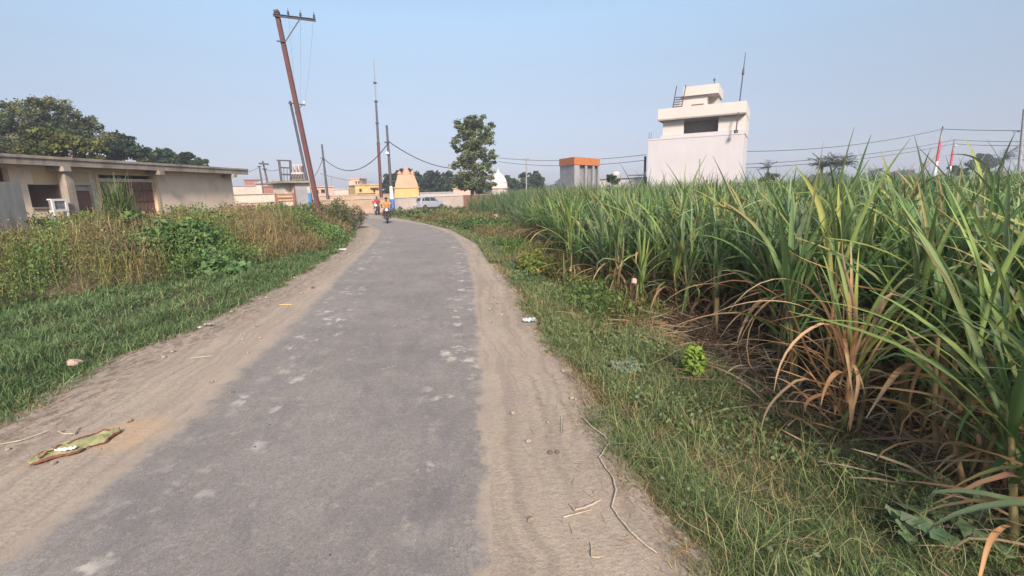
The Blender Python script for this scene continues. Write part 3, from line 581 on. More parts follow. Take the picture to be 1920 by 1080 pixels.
# thinner pole behind it
r, a, d = pole('utility_pole', 'thin dark pole with small cross-arm behind the leaning red pole', (544, 190), (586, 385), 38, 0.12, 0.09, M_DARKMETAL)
ca, cb_ = D(541, 193, 37.8)-r.location, D(572, 197, 37.8)-r.location; mk('cross_arm', [bar(ca, cb_, 0.09, 0.09)], M_DARKMETAL, r); mk('brace', [bar(D(553, 213, 37.8)-r.location, D(566, 197, 37.8)-r.location, 0.05, 0.05)], M_DARKMETAL, r)
mk('insulator', [lathe([(0.02, 0), (0.07, 0.1), (0.05, 0.2), (0.02, 0.28)], 8, D(570.5, 196, 37.8)-r.location)], M_WHITE, r)
# leaning poles far left
r, a, d = pole('utility_pole', 'leaning dark pole without arms, left of its crossed neighbour', (486, 311), (492, 348), 78, 0.16, 0.12, M_DARKMETAL); PL1 = a
mk('top_clamp', [bar(d+Vector((-0.3, 0, -0.1)), d+Vector((0.3, 0, -0.1)), 0.12, 0.12)], M_DARKMETAL, r)
r, a, d = pole('utility_pole', 'leaning dark pole with two short cross-arms over the far houses', (492.5, 302), (503, 347), 78, 0.18, 0.13, M_DARKMETAL); PL2 = a
mk('cross_arm', [bar(D(486, 306.5, 77.7)-r.location, D(503, 308, 77.7)-r.location, 0.3, 0.25), bar(D(492, 317, 77.7)-r.location, D(500, 317, 77.7)-r.location, 0.18, 0.18)], M_DARKMETAL, r)
# transformer frame
dep = 62; r = empty('transformer_frame', AT(535, dep), 0, 'two pole transformer frame with wires and platform near the pump house', 'power frame')
def rl(px, py): return D(px, py, dep)-r.location
for (t0, b0) in (((523, 300), (531, 366)), ((544, 301), (548, 366)), ((566, 312), (572, 366))):
    a = rl(*t0); b = rl(*b0); tt = (-0.3-a.z)/(b.z-a.z); mk('leg', [tube([a+(b-a)*tt, a], 0.15, 6)], M_DARKMETAL, r)
mk('cross_beam', [bar(rl(519, 300.5), rl(546, 301.5), 0.16, 0.16), bar(rl(524, 314), rl(545, 315), 0.16, 0.16), bar(rl(526, 327), rl(566, 328), 0.2, 0.2), bar(rl(544, 338), rl(570, 338), 0.2, 0.6)], M_DARKMETAL, r)
mk('drop_wire', [tube([rl(532, 314), rl(533, 340)], 0.04, 4), tube([rl(538, 314), rl(539, 340)], 0.04, 4)], M_DARKMETAL, r)
tc0 = rl(560, 331); mk('tank', [box(tc0.x-0.75, tc0.x+0.75, tc0.y-0.5, tc0.y+0.5, tc0.z-0.5, tc0.z+0.5)], M_PALE, r, bevel=0.06)
mk('cooling_fin', [box(tc0.x-0.7+k*0.2, tc0.x-0.64+k*0.2, tc0.y-0.75, tc0.y-0.5, tc0.z-0.4, tc0.z+0.3) for k in range(8)], M_DARKMETAL, r)
for k in range(3): mk('bushing', [lathe([(0.1, 0.5), (0.14, 0.7), (0.08, 0.8), (0.13, 0.95), (0.04, 1.25)], 8, tc0+Vector((-0.45+0.45*k, 0, 0)))], M_SHUT, r, True)
mk('switch', [box(tc0.x-0.7, tc0.x+0.7, tc0.y-0.1, tc0.y+0.1, rl(556, 309).z-0.1, rl(556, 309).z), box(tc0.x-0.4, tc0.x-0.25, tc0.y-0.1, tc0.y+0.1, rl(556, 318).z, rl(556, 309).z-0.1), box(tc0.x+0.1, tc0.x+0.25, tc0.y-0.1, tc0.y+0.1, rl(556, 318).z, rl(556, 309).z-0.1)], M_PALE, r)
HF = rl(523, 302)+r.location
# small pole 605
r, a, d = pole('utility_pole', 'plain dark pole standing alone right of the leaning red pole', (603.5, 271), (614, 366), 58, 0.17, 0.10, M_DARKMETAL)
p605 = D(605.5, 296, 58); mk('cross_arm', [bar(D(600.5, 296, 57.8)-r.location, D(608, 297, 57.8)-r.location, 0.1, 0.1)], M_DARKMETAL, r)
r, a, d = pole('utility_pole', 'very thin far pole above the pink low house', (621, 331), (621.5, 352), 90, 0.1, 0.08, M_GREYPOLE)
# tall mast
a, b = polepts((700.5, 110), (715, 372), 56); r = empty('tall_mast', (b.x, b.y, 0), 0, 'very tall thin guyed mast, dark red below and pale towards the tip', 'mast'); d = a-r.location; z0 = Vector((0, 0, -0.3))
mk('lower_shaft', [tube([z0, z0+(d-z0)*0.45], [0.2, 0.17], 8)], M_RUST, r, True); mk('middle_shaft', [tube([z0+(d-z0)*0.45, z0+(d-z0)*0.72], [0.15, 0.11], 8)], M_DARKMETAL, r, True)
mk('tip', [tube([z0+(d-z0)*0.72, z0+(d-z0)*0.93, d], [0.09, 0.06, 0.03], 6)], M_GREYPOLE, r, True)
for t0 in (0.45, 0.58, 0.72, 0.84): mk('joint', [tube([z0+(d-z0)*t0, z0+(d-z0)*(t0+0.008)], 0.2, 8)], M_DARKMETAL, r)
# roadside pole with blue and white foot
a, b = polepts((725, 235), (736.5, 399), 48); r = empty('utility_pole', (b.x, b.y, 0), 0, 'roadside pole with white and blue painted foot and small lamp', 'utility pole'); d = a-r.location; z0 = Vector((0, 0, -0.3)); dd = d-z0
def at_t(py): return (py-399)/(235-399)
mk('shaft', [tube([z0+dd*at_t(345), d], [0.15, 0.11], 8)], M_DARKMETAL, r, True)
mk('white_band', [tube([z0+dd*at_t(368), z0+dd*at_t(345)], [0.19, 0.16], 8)], M_WHITE, r, True); mk('blue_band', [tube([z0, z0+dd*at_t(368)], [0.27, 0.25], 8)], M_BLUE, r, True)
p727 = D(729.5, 266, 48); mk('cross_arm', [bar(D(721, 267, 47.8)-r.location, D(731, 266, 47.8)-r.location, 0.16, 0.14)], M_DARKMETAL, r)
lp = D(726, 287, 47.7)-r.location; mk('lamp', [lathe([(0.06, -0.2), (0.2, -0.1), (0.2, 0.05), (0.06, 0.15)], 10, lp)], M_WHITE, r, True); mk('lamp_arm', [bar(lp, D(729, 289, 48)-r.location, 0.06, 0.06)], M_DARKMETAL, r)
mk('foot', [box(-0.35, 0.35, -0.35, 0.35, -0.2, 0.3)], M_CONC, r)
# right side poles
def banded(lbl, top, bot, dep, y1, y2, cat='utility pole'):
    a, b = polepts(top, bot, dep); r = empty('utility_pole', (b.x, b.y, 0), 0, lbl, cat, 'banded poles beyond the cane field'); d = a-r.location; z0 = Vector((0, 0, -0.3)); dd = d-z0
    za, zb_ = D(top[0], y1, dep).z, D(bot[0], y2, dep).z; t1 = (za+0.3)/(d.z+0.3); t2 = (zb_+0.3)/(d.z+0.3)
    mk('shaft', [tube([z0+dd*t1, d], [0.13, 0.10], 8)], M_GREYPOLE, r, True); mk('red_band', [tube([z0+dd*t2, z0+dd*t1], [0.15, 0.13], 8)], M_RED, r, True)
    mk('white_band', [tube([z0, z0+dd*t2], [0.16, 0.15], 8)], M_WHITE, r, True); return r, a, d
r, PR1, d = banded('taller pole with red and white bands at the far right of the field', (1767, 242), (1752, 330), 57, 265, 303)
mk('insulator', [lathe([(0.03, 0), (0.09, 0.1), (0.07, 0.25), (0.02, 0.35)], 8, d)], M_DARKMETAL, r)
r, PR2, d = banded('shorter pole with red and white bands and a lamp, right of the taller one', (1790, 262), (1780, 325), 68, 282, 312)
mk('lamp', [lathe([(0.05, -0.15), (0.22, -0.05), (0.2, 0.1), (0.05, 0.15)], 8, D(1790, 273, 67.5)-r.location)], M_WHITE, r, True)
r, PR3, d = pole('utility_pole', 'grey concrete pole at the right edge of the view', (1921, 205), (1911, 320), 34, 0.12, 0.09, M_GREYPOLE)
mk('cross_arm', [bar(d+Vector((-0.5, 0, -1.5)), d+Vector((0.5, 0, -1.5)), 0.08, 0.08)], M_GREYPOLE, r)
r, PC, d = pole('utility_pole', 'pale grey pole in front of the round far tree', (987, 296), (987, 345), 82, 0.13, 0.1, M_GREYPOLE)
mk('cross_arm', [bar(d+Vector((-0.6, 0, -0.2)), d+Vector((0.6, 0, -0.2)), 0.12, 0.12)], M_GREYPOLE, r)
r, a, d = pole('gate_post', 'short cream post at the cane edge near the bend', (930, 404), (930, 421), 27, 0.11, 0.1, M_PALE, cat='post'); mk('cap', [lathe([(0.13, 0), (0.13, 0.04), (0.05, 0.07)], 8, d)], M_PALE, r)
r, a, d = pole('stake', 'thin pale stake left of the cream post', (910, 408), (910.5, 424), 26, 0.045, 0.04, M_PALE, cat='post'); mk('knot', [tube([d*0.9, d*0.95], 0.06, 6)], M_PALE, r)
r, a, d = pole('stake', 'reddish wooden stake at the front of the cane', (1190, 520), (1183, 598), 7.2, 0.035, 0.03, painted('red_wood', (0.14, 0.06, 0.045), (0.09, 0.045, 0.035), 9, 0.8, 0.4), cat='post'); mk('pale_wrap', [tube([d*0.86, d*0.97], 0.042, 8)], M_PINK, r)
# wires: each span its own thing
def wire(a, b, sag, rad, label, n=24):
    a = Vector(a); b = Vector(b); pts = []
    for k in range(n+1):
        t = k/n; p = a.lerp(b, t); p.z -= sag*4*t*(1-t); pts.append(p-a)
    o = mk('cable', [tube(pts, rad, 5)], M_WIRE); o.location = a; return tag(o, label, 'cable', 'overhead cables')
wire(p605, p727, 2.1, 0.045, 'sagging cable between the lone dark pole and the lamp pole')
wire(p727, D(885, 312, 62), 1.1, 0.045, 'sagging cable from the lamp pole towards the tall tree')
wire(D(935, 296, 70), D(1212, 290, 52), 0.5, 0.03, 'upper cable between the tall tree and the white building')
wire(D(935, 303, 70), D(1212, 300, 52), 0.6, 0.03, 'lower cable between the tall tree and the white building')
wire(PL1+Vector((0, 0, -0.2)), D(430, 328, 74), 0.3, 0.035, 'cable from the leaning armless pole to the left')
wire(HF+Vector((0, 0, -1.0)), PL2+Vector((0, 0, -1.2)), 0.3, 0.035, 'cable between the transformer frame and the crossed leaning pole')
wire(p605, D(590, 330, 66), 0.2, 0.035, 'short cable running down left from the lone dark pole')
wire(D(600, 325, 75), D(700, 341, 85), 0.4, 0.03, 'faint cable over the pink and white houses')
q1 = D(1397, 284, 47); wire(q1, PR1, 0.6, 0.03, 'top cable from the white building to the taller banded pole')
wire(PR1, D(1935, 245, 45), 0.05, 0.03, 'top cable from the taller banded pole to the right edge')
wire(D(1397, 308, 47), PR2, 0.5, 0.03, 'middle cable from the white building to the shorter banded pole')
wire(D(1397, 315, 47), PR2+Vector((0, 0, -0.55)), 0.5, 0.03, 'lowest cable from the white building to the shorter banded pole')
wire(PR2, D(1935, 265, 47), 0.1, 0.03, 'middle cable from the shorter banded pole to the right edge')
wire(PR2+Vector((0, 0, -0.55)), D(1935, 273, 47), 0.1, 0.03, 'lowest cable from the shorter banded pole to the right edge')
for i, (p, w_) in enumerate(zip(INS, ('first', 'middle', 'end'))):
    e_ = D(543+i*9, 250+i*3, 37.8) if False else D(556+i*7, 196, 37.8)
    wire(p, e_, 0.35, 0.004, f'thin cable hanging from the {w_} insulator of the leaning red pole')
# ------------------------------------------------------------------ vegetation
def jit(c, n, a=0.25, r=None):
    c = np.array(c, float); v = c[None]*(1+(rng.random((n, 1))-0.5)*2*a); v *= 1+(rng.random((n, 3))-0.5)*a*0.5
    return v
def pick(cols, w, n, a=0.2):
    i = rng.choice(len(cols), n, p=np.array(w)/sum(w)); return jit((1, 1, 1), n, a)*np.array(cols)[i]
def blades(base, az, L, w, lean, curl, segs, c0, c1=None, fold=0.0, wpow=0.7, twist=0.0, cpow=1.0, ctip=1.0, wmin=0.08, kink=0.0, wob=0.0):
    """arching blades: one row per blade; returns V, F, colours"""
    n = len(base); t = np.linspace(0, 1, segs+1)[None]
    th = lean[:, None]+curl[:, None]*t**cpow; dt = 1/segs
    if kink: kk = (rng.random((n, 1)) < kink)*U(0.6, 1.7, n)[:, None]; th = th+kk*sst((t-U(0.25, 0.75, n)[:, None])*segs/1.2)
    if wob: th = th+wob*np.sin(t*U(3, 9, n)[:, None]+U(0, 6, n)[:, None])
    sr = np.concatenate([np.zeros((n, 1)), np.cumsum(np.sin((th[:, 1:]+th[:, :-1])/2), 1)], 1)*dt*L[:, None]
    sz = np.concatenate([np.zeros((n, 1)), np.cumsum(np.cos((th[:, 1:]+th[:, :-1])/2), 1)], 1)*dt*L[:, None]
    d = np.stack([np.cos(az), np.sin(az), np.zeros(n)], -1); s = np.stack([-np.sin(az), np.cos(az), np.zeros(n)], -1)
    P = base[:, None]+d[:, None]*sr[..., None]; P[..., 2] += sz
    if wob: P = P+s[:, None]*(wob*0.22*L[:, None]*np.sin(t*U(2, 7, n)[:, None]+U(0, 6, n)[:, None])*t)[..., None]
    nrm = -np.cos(th)[..., None]*d[:, None]; nrm[..., 2] = np.sin(th)     # blade's upper face normal (approx)
    tw = (twist*(rng.random(n)-0.5)*2)[:, None]*t
    side = s[:, None]*np.cos(tw)[..., None]+nrm*np.sin(tw)[..., None]
    prof = (0.55+0.9*t)*(t < 0.3)+(t >= 0.3)*(0.82+0.18*np.cos((t-0.3)*2)) ; prof = np.maximum(prof*np.maximum(1-t**2.2, 0)**wpow, wmin)
    W = (w[:, None]*prof/2)[..., None]
    c1 = c0 if c1 is None else c1
    if fold:
        V = np.stack([P-side*W+nrm*W*fold, P, P+side*W+nrm*W*fold], 2); k = 3
    else:
        V = np.stack([P-side*W, P+side*W], 2); k = 2
    col = c0[:, None]+(c1-c0)[:, None]*(t**ctip)[..., None]; col = np.repeat(col[:, :, None], k, 2)
    if k == 3: col[:, :, 1] *= np.array([1.35, 1.25, 1.2])          # paler midrib
    b = (np.arange(n)*(segs+1)*k)[:, None, None]+(np.arange(segs)*k)[None, :, None]
    qs = [b+np.array([j, j+1, j+k+1, j+k])[None, None] for j in range(k-1)]
    F = np.concatenate([q.reshape(-1, 4) for q in qs]); return V.reshape(-1, 3), F, col.reshape(-1, 3)
def leafquads(P, size, col, asp=1.6, up=0.3):
    """leaf shaped quads (rhombs) in random directions"""
    n = len(P); a = rng.normal(size=(n, 3)); a[:, 2] += up*0; a /= np.linalg.norm(a, axis=1)[:, None]
    nr = rng.normal(size=(n, 3)); nr[:, 2] = np.abs(nr[:, 2])+up; b = np.cross(a, nr); b /= np.linalg.norm(b, axis=1)[:, None]+1e-9
    s = size[:, None]*0.5; V = np.stack([P-a*s*asp, P+b*s, P+a*s*asp, P-b*s], 1)
    F = np.arange(n*4).reshape(-1, 4); return V.reshape(-1, 3), F, np.repeat(col, 4, 0)
def join(parts):
    V = []; F = []; K = []; n = 0
    for v, f, c in parts: V.append(v); F.append(f+n); K.append(c); n += len(v)
    return np.concatenate(V), np.concatenate(F), np.concatenate(K)
def veg(name, parts, mat, parent=None):
    V, F, K = join(parts); return mesh_np(name, V, F, mat, parent, K)
def U(a, b, n): return a+(b-a)*rng.random(n)
def vis(x, y, m=2.6, k=1.2): return (np.abs(x) < y*k+m+1.0) & (y > 0.6)

GREEN = (0.102, 0.182, 0.064); GREEN2 = (0.168, 0.24, 0.077); BLUEG = (0.158, 0.222, 0.122); YEL = (0.26, 0.30, 0.085)
DRYC = (0.36, 0.22, 0.11); DRYP = (0.42, 0.32, 0.20); DRYD = (0.15, 0.095, 0.06)
# ---- trees
def tree(name, label, cat, base, height, blobs, nleaf, lsize, cols, wts, trunk_r=0.2, group=None, fork=0.35, lean=(0, 0), airy=0.15):
    """blobs: (dx, dy, dz, rx, ry, rz) relative to the foot, each a mass of twigs and leaves"""
    r = empty(name, (base[0], base[1], 0), 0, label, cat, group); rr = random.Random(len(bpy.data.objects))
    fk = Vector((lean[0]*fork, lean[1]*fork, height*fork)); parts = [tube([(0, 0, -0.3), fk*0.5+Vector((rr.uniform(-.1, .1), 0, 0)), fk], [trunk_r, trunk_r*0.85, trunk_r*0.7], 8)]
    P = []; K = []; 
    for (dx, dy, dz, rx, ry, rz) in blobs:
        c = Vector((dx, dy, dz)); mid = fk.lerp(c, 0.5)+Vector((rr.uniform(-.3, .3), rr.uniform(-.3, .3), 0.2))
        parts.append(tube([fk*0.9, mid, c, c+Vector((rr.uniform(-.4, .4)*rx, 0, rz*0.6))], [trunk_r*0.5, trunk_r*0.3, trunk_r*0.16, trunk_r*0.05], 6))
        vol = rx*ry*rz; m = max(12, int(20*vol**0.5)); tw = []
        for _ in range(m):
            d = Vector((rr.gauss(0, 1), rr.gauss(0, 1), rr.gauss(0, 1))).normalized(); q = rr.uniform(0.35, 1.0)**0.6
            p = c+Vector((d.x*rx, d.y*ry, d.z*rz))*q; tw.append(p)
            if _ % 3 == 0: parts.append(tube([c, c.lerp(p, 0.6)+Vector((0, 0, 0.1*rz)), p], [trunk_r*0.1, trunk_r*0.06, trunk_r*0.03], 4))
        tw = np.array([tuple(p) for p in tw]); k = max(8, int(nleaf*vol/sum(b[3]*b[4]*b[5] for b in blobs)/m))
        spread = airy*(vol**(1/3))
        pp = np.repeat(tw, k, 0); off = rng.normal(size=pp.shape)*spread*np.array([1, 1, 0.6]); P.append(pp+off)
        tint = pick(cols, wts, len(tw), 0.25); K.append(np.repeat(tint, k, 0)*(1+(rng.random((len(pp), 1))-0.5)*0.5))
    mk('trunk', parts, M_BARK, r, True)
    P = np.concatenate(P); K = np.concatenate(K); P[:, 2] = np.maximum(P[:, 2], 0.1)
    veg('crown', [leafquads(P, lsize*U(0.6, 1.3, len(P)), K, 1.3)], M_LEAF, r); return r
def blob_px(base, dep, L):                                              # (px, py, half width px, half height px) -> blobs
    out = []
    for px, py, w, h in L:
        c = D(px, py, dep); k = dep/FPX; out.append((c.x-base.x, c.y-base.y+random.uniform(-0.3, 0.3)*w*k, c.z, w*k, w*k*0.9, h*k))
    return out
TG = [(0.11, 0.14, 0.065), (0.155, 0.185, 0.085), (0.075, 0.10, 0.052), (0.22, 0.23, 0.10)]
TD = [(0.05, 0.085, 0.042), (0.075, 0.115, 0.05), (0.038, 0.062, 0.036)]
def T_(name, label, px, dep, L, n, ls, cols=TD, w=None, tr=0.2, group=None, fork=0.35):
    b = AT(px, dep); bl = blob_px(b, dep, L); h = max(q[2]+q[5] for q in bl)
    return tree(name, label, 'tree', b, h, bl, n, ls, cols, w or [1]*len(cols), tr, group, fork)
T_('broadleaf_tree', 'tall narrow leafy tree standing alone beyond the bend', 886, 45, [(872, 240, 24, 18), (905, 240, 22, 20), (886, 232, 22, 15), (860, 270, 18, 17), (895, 272, 32, 22), (885, 300, 30, 20), (918, 296, 15, 18), (860, 312, 16, 15), (908, 322, 20, 18), (880, 335, 30, 20), (896, 350, 28, 14), (866, 345, 22, 14), (915, 342, 16, 14)], 21000, 0.145, TG, [3, 4, 3, 2], 0.2, fork=0.3)
T_('broadleaf_tree', 'large open crowned tree rising highest behind the plastered house', 95, 36, [(30, 215, 40, 24), (95, 205, 38, 20), (70, 235, 50, 26), (135, 225, 34, 18), (25, 255, 45, 26), (165, 235, 24, 14), (110, 255, 55, 26), (180, 262, 28, 22), (60, 280, 60, 20), (-40, 250, 40, 36)], 34000, 0.13, TG, [3, 4, 3, 2], 0.3)
T_('broadleaf_tree', 'yellow green bushy tree just behind the plastered house roof', 125, 29, [(110, 265, 40, 22), (145, 275, 38, 20), (90, 285, 40, 18), (180, 288, 30, 14)], 9000, 0.17, [(0.13, 0.15, 0.04), (0.17, 0.18, 0.05), (0.08, 0.10, 0.035)], [3, 2, 2], 0.16)
T_('broadleaf_tree', 'dark green tree behind the middle of the plastered house', 235, 42, [(215, 272, 30, 20), (245, 282, 30, 16), (200, 290, 28, 16), (270, 292, 24, 12)], 8000, 0.22, TD, None, 0.2)
for px, w, h0, lbl in ((310, 24, 278, 'dark spiky topped tree behind the right part of the plastered house'), (345, 18, 284, 'small dark tree with pointed top above the plastered house roof'), (374, 14, 294, 'lowest dark tree, nearest the roof end of the plastered house'), (285, 20, 290, 'dark round tree next to the spiky topped tree behind the house')):
    T_('broadleaf_tree', lbl, px, 50, [(px, h0+14, w, 13), (px-w*0.5, h0+24, w, 12), (px+w*0.6, h0+26, w*0.8, 11)], 4500, 0.26, TD, None, 0.2)
T_('broadleaf_tree', 'dark tree between the tall mast and the orange temple', 733, 84, [(735, 340, 16, 14), (725, 350, 12, 14), (745, 335, 10, 12)], 2500, 0.42)
T_('broadleaf_tree', 'tree crown rising just behind the orange temple tower', 765, 86, [(762, 328, 20, 9), (782, 338, 12, 14)], 2500, 0.42)
T_('broadleaf_tree', 'rounded dark green tree right of the orange temple', 806, 84, [(806, 338, 22, 17), (795, 350, 16, 14), (818, 350, 20, 16), (808, 362, 24, 9)], 5000, 0.42)
T_('broadleaf_tree', 'dark tree just left of the tall narrow tree', 846, 88, [(842, 338, 14, 16), (856, 350, 16, 16), (838, 356, 14, 13)], 3500, 0.42)
T_('broadleaf_tree', 'dark low tree behind the white dome', 957, 92, [(950, 343, 16, 12), (966, 346, 10, 11)], 2500, 0.42)
T_('broadleaf_tree', 'round green tree behind the pale grey pole', 998, 86, [(986, 336, 12, 12), (1004, 337, 14, 13), (996, 348, 24, 12)], 4500, 0.4)
T_('shrub', 'dark small bush above the cane by the low white wall', 1147, 44, [(1147, 335, 9, 7), (1152, 340, 8, 6)], 900, 0.2)
T_('broadleaf_tree', 'small dark tree just right of the white building', 1444, 70, [(1446, 333, 14, 9), (1432, 338, 10, 6)], 1600, 0.35)
T_('broadleaf_tree', 'hazy grey green tree left of the short palm at far right', 1848, 110, [(1845, 297, 15, 9), (1838, 308, 20, 10), (1862, 306, 16, 8)], 2500, 0.5, [(0.07, 0.09, 0.06), (0.05, 0.07, 0.05)])
T_('broadleaf_tree', 'low dark tree at the foot of the red and white banded poles', 1795, 75, [(1792, 318, 10, 7), (1805, 322, 12, 6)], 1200, 0.35)
def palm(label, px, py, dep, fr, n=16, px2=None):
    b = AT(px, dep); r = empty('palm_tree', (b.x, b.y, 0), 0, label, 'palm'); z = D(px, py, dep).z
    if px2: two = D(px2, py-3, dep)-b
    mk('trunk', [tube([(0, 0, -0.3), (0.1, 0, z*0.5), (0, 0, z)], [0.2, 0.16, 0.14], 8)]+([tube([(0.1, 0, z*0.5), two], [0.16, 0.12], 8)] if px2 else []), M_BARK, r, True); P = []
    az = U(0, 6.28, n); el = U(0.0, 1.3, n)
    for a, l in zip(az, el):
        m = 22; t = np.linspace(0.1, 1, m); th = l+1.0*t; x = np.cumsum(np.sin(th))/m*fr; zz = np.cumsum(np.cos(th))/m*fr+z
        c = np.stack([np.cos(a)*x, np.sin(a)*x, zz], 1); P.append(np.repeat(c, 2, 0))
    if px2: P = P+[p+np.array([two.x, two.y, two.z-z]) for p in P]; az = np.concatenate([az, az])
    P = np.concatenate(P); k = len(P); aa = np.repeat(az, 44)+np.where(np.arange(k) % 2, 1.1, -1.1)
    veg('crown', [blades(P, aa, np.full(k, fr*0.32), np.full(k, 0.12), U(1.0, 1.6, k), U(0.3, 0.9, k), 2, jit((0.05, 0.085, 0.04), k))], M_LEAF, r)
palm('thin palm like tree just above the cane right of the white building', 1438, 315, 75, 1.5, 12)
palm('two headed palm above the cane between the white building and the banded poles', 1538, 313, 60, 1.9, 30, 1572)
palm('short palm tree at the far right above the cane', 1876, 300, 90, 2.8, 18)
# far hazy tree line
n = 26000; a = U(R(-50), R(62), n); rr_ = U(260, 620, n); hgt = 4+3*np.sin(a*23)+2*np.sin(a*57+1)+1.5*np.sin(a*131); z = rng.random(n)**0.8*np.maximum(hgt, 2)
P = np.stack([np.sin(a)*rr_, np.cos(a)*rr_, z], 1)
tag(veg('far_trees', [leafquads(P, U(1.2, 3.2, n), pick(TD, [1, 1, 1], n), 1.2)], M_LEAF), 'far tree line fading along the horizon', 'trees', kind='stuff')

# ---- sugarcane
def cane_parts(base, H, lean_az, lean, nl, segs, fold, wid=0.034, dry=0.15, bright=0.12):
    """stalk base points -> leaf fans. H stalk height"""
    N = len(base); k = nl; top = base.copy(); top[:, 0] += np.cos(lean_az)*np.sin(lean)*H; top[:, 1] += np.sin(lean_az)*np.sin(lean)*H; top[:, 2] += np.cos(lean)*H
    i = np.tile(np.arange(k), N); f = i/(k-1)
    lo = np.repeat(base, k, 0); hi = np.repeat(top, k, 0); fr_ = 0.48+0.52*f; B = lo+(hi-lo)*fr_[:, None]
    n = N*k; az = np.repeat(U(0, 6.28, N), k)+i*2.6+U(-0.5, 0.5, n)
    L = (0.75+0.55*np.sin(np.pi*np.clip(f*1.05, 0, 1)))*U(0.8, 1.2, n)*np.repeat(H, k)**0.3
    ln = R(34)*(1-f)**0.8+R(5)+U(-0.09, 0.1, n); cu = R(12)+U(0.0, 1.0, n)**1.7*R(130)*(1-0.5*f)
    isdry = (rng.random(n) < dry*2.2*(1-f)**1.5); cu = np.where(isdry, cu+0.8, cu); ln = np.where(isdry, ln+0.5, ln)
    tone = np.repeat(rng.choice(3, N, p=[0.5, 0.42, 0.08]), k)
    c0 = np.array([GREEN, BLUEG, GREEN2])[tone]*(1+(rng.random((n, 1))-0.5)*0.5); br = rng.random(n) < bright; c0[br] = jit(YEL, br.sum(), 0.2)*0.85
    c1 = c0*1.15; tipdry = rng.random(n) < 0.12; c1[tipdry] = jit(DRYC, tipdry.sum())
    c0[isdry] = jit(DRYC, isdry.sum(), 0.3); c1[isdry] = jit(DRYP, isdry.sum(), 0.3)
    return blades(B, az, L, wid*U(0.7, 1.35, n), ln, cu, segs, c0, c1, fold, 0.8, 0.8, 1.3, 3.0, kink=0.13, wob=0.06), top
def stalks(base, top, rad, mat_cols, sides=5, rings=6):
    n = len(base); t = np.linspace(0, 1, rings)[None, :, None]; P = base[:, None]+(top-base)[:, None]*t
    P[..., 0] += (np.sin(t[..., 0]*3)*U(-0.03, 0.03, n)[:, None]); a = np.arange(sides)*2*np.pi/sides
    ring = np.stack([np.cos(a), np.sin(a), 0*a], 1)[None, None]; rj = np.where(np.arange(rings) % 2, 0.9, 1.1)[None, :, None, None]
    V = P[:, :, None]+ring*(rad*(1.1-0.4*t))[..., None]*rj
    b = (np.arange(n)*rings*sides)[:, None, None]+(np.arange(rings-1)*sides)[None, :, None]
    F = np.concatenate([(b+np.array([j, (j+1) % sides, (j+1) % sides+sides, j+sides])[None, None]).reshape(-1, 4) for j in range(sides)])
    col = pick(mat_cols, [1]*len(mat_cols), n)[:, None, None]*(1+0.25*np.where(np.arange(rings) % 2, 1, -1))[None, :, None, None]*np.ones((1, 1, sides, 1))
    return V.reshape(-1, 3), F, col.reshape(-1, 3)
SC = [(0.26, 0.27, 0.10), (0.36, 0.29, 0.14), (0.19, 0.22, 0.08), (0.32, 0.23, 0.11)]
def make_cane(ns, hlo, hhi, segs=9, dry=0.2, wid=0.048, bright=0.08, nl=11, spread=0.22):
    r = empty('sugarcane_plant'); base = np.zeros((ns, 3)); base[:, :2] = rng.normal(size=(ns, 2))*spread*0.5; base[:, 2] = -0.15
    la = U(0, 6.28, ns); le = U(0.02, 0.22, ns); H = U(hlo, hhi, ns); lf, top = cane_parts(base, H, la, le, nl, segs, 0.35, wid, dry, bright)
    veg('stalks', [stalks(base, top, 0.0185, SC, 6, 8)], M_DRY, r); veg('leaves', [lf], M_CANE, r)
    m = 3*ns; bi = rng.integers(0, ns, m); f = U(0.1, 0.55, m); B = base[bi]+(top-base)[bi]*f[:, None]
    veg('dry_leaves', [blades(B, U(0, 6.28, m), U(0.45, 0.95, m), U(0.018, 0.036, m), U(0.5, 1.6, m), U(0.6, 1.9, m), 6, pick([DRYC, DRYP, DRYD, (0.25, 0.19, 0.11)], [2, 3, 3, 3], m), None, 0.3, 0.6, 1.5, kink=0.5, wob=0.35)], M_DRY, r)
    return r
protos = [make_cane(random.choice((2, 3, 3)), 1.05, 1.42) for _ in range(9)]
used = [False]*len(protos)
# positions: a jittered grid over the field, nearest ones as plants of their own
pts = []
for yy in np.arange(1.2, 46, 0.42):
    for xx in np.arange(float(CX(yy))+0.15, 60, 0.42+0.012*yy):
        x = xx+random.uniform(-.14, .14)+0.12; y = yy+random.uniform(-.14, .14)
        if x < y*1.10+1.4: pts.append((x, y, x-float(CX(y))))
pts = [p for p in pts if p[2] > 0.10 and (p[0]**2+p[1]**2) > 2.95**2]
gap = lambda x, y: (4.4 < y < 6.6 and x-float(CX(y)) < 1.0)              # the trampled litter bay at the field's edge
pts = [p for p in pts if not gap(p[0], p[1])]
SPB = [(G(1585, 815), 0.55), (G(1068, 545), 0.45), (G(1158, 575), 0.3), (G(1200, 600), 0.3), (G(1790, 905), 0.3), (G(1480, 790), 0.6), (G(1650, 860), 0.35)]   # room round the plants that stand out
pts = [p for p in pts if all(math.hypot(p[0]-q_.x, p[1]-q_.y) > d_ for q_, d_ in SPB)]
key = lambda p: math.hypot(p[0], p[1])+max(0, p[2]-1.5)*1.6              # those that show largest: near, and in the front rows
pts.sort(key=key); indiv = pts[:286]; rest = pts[286:]
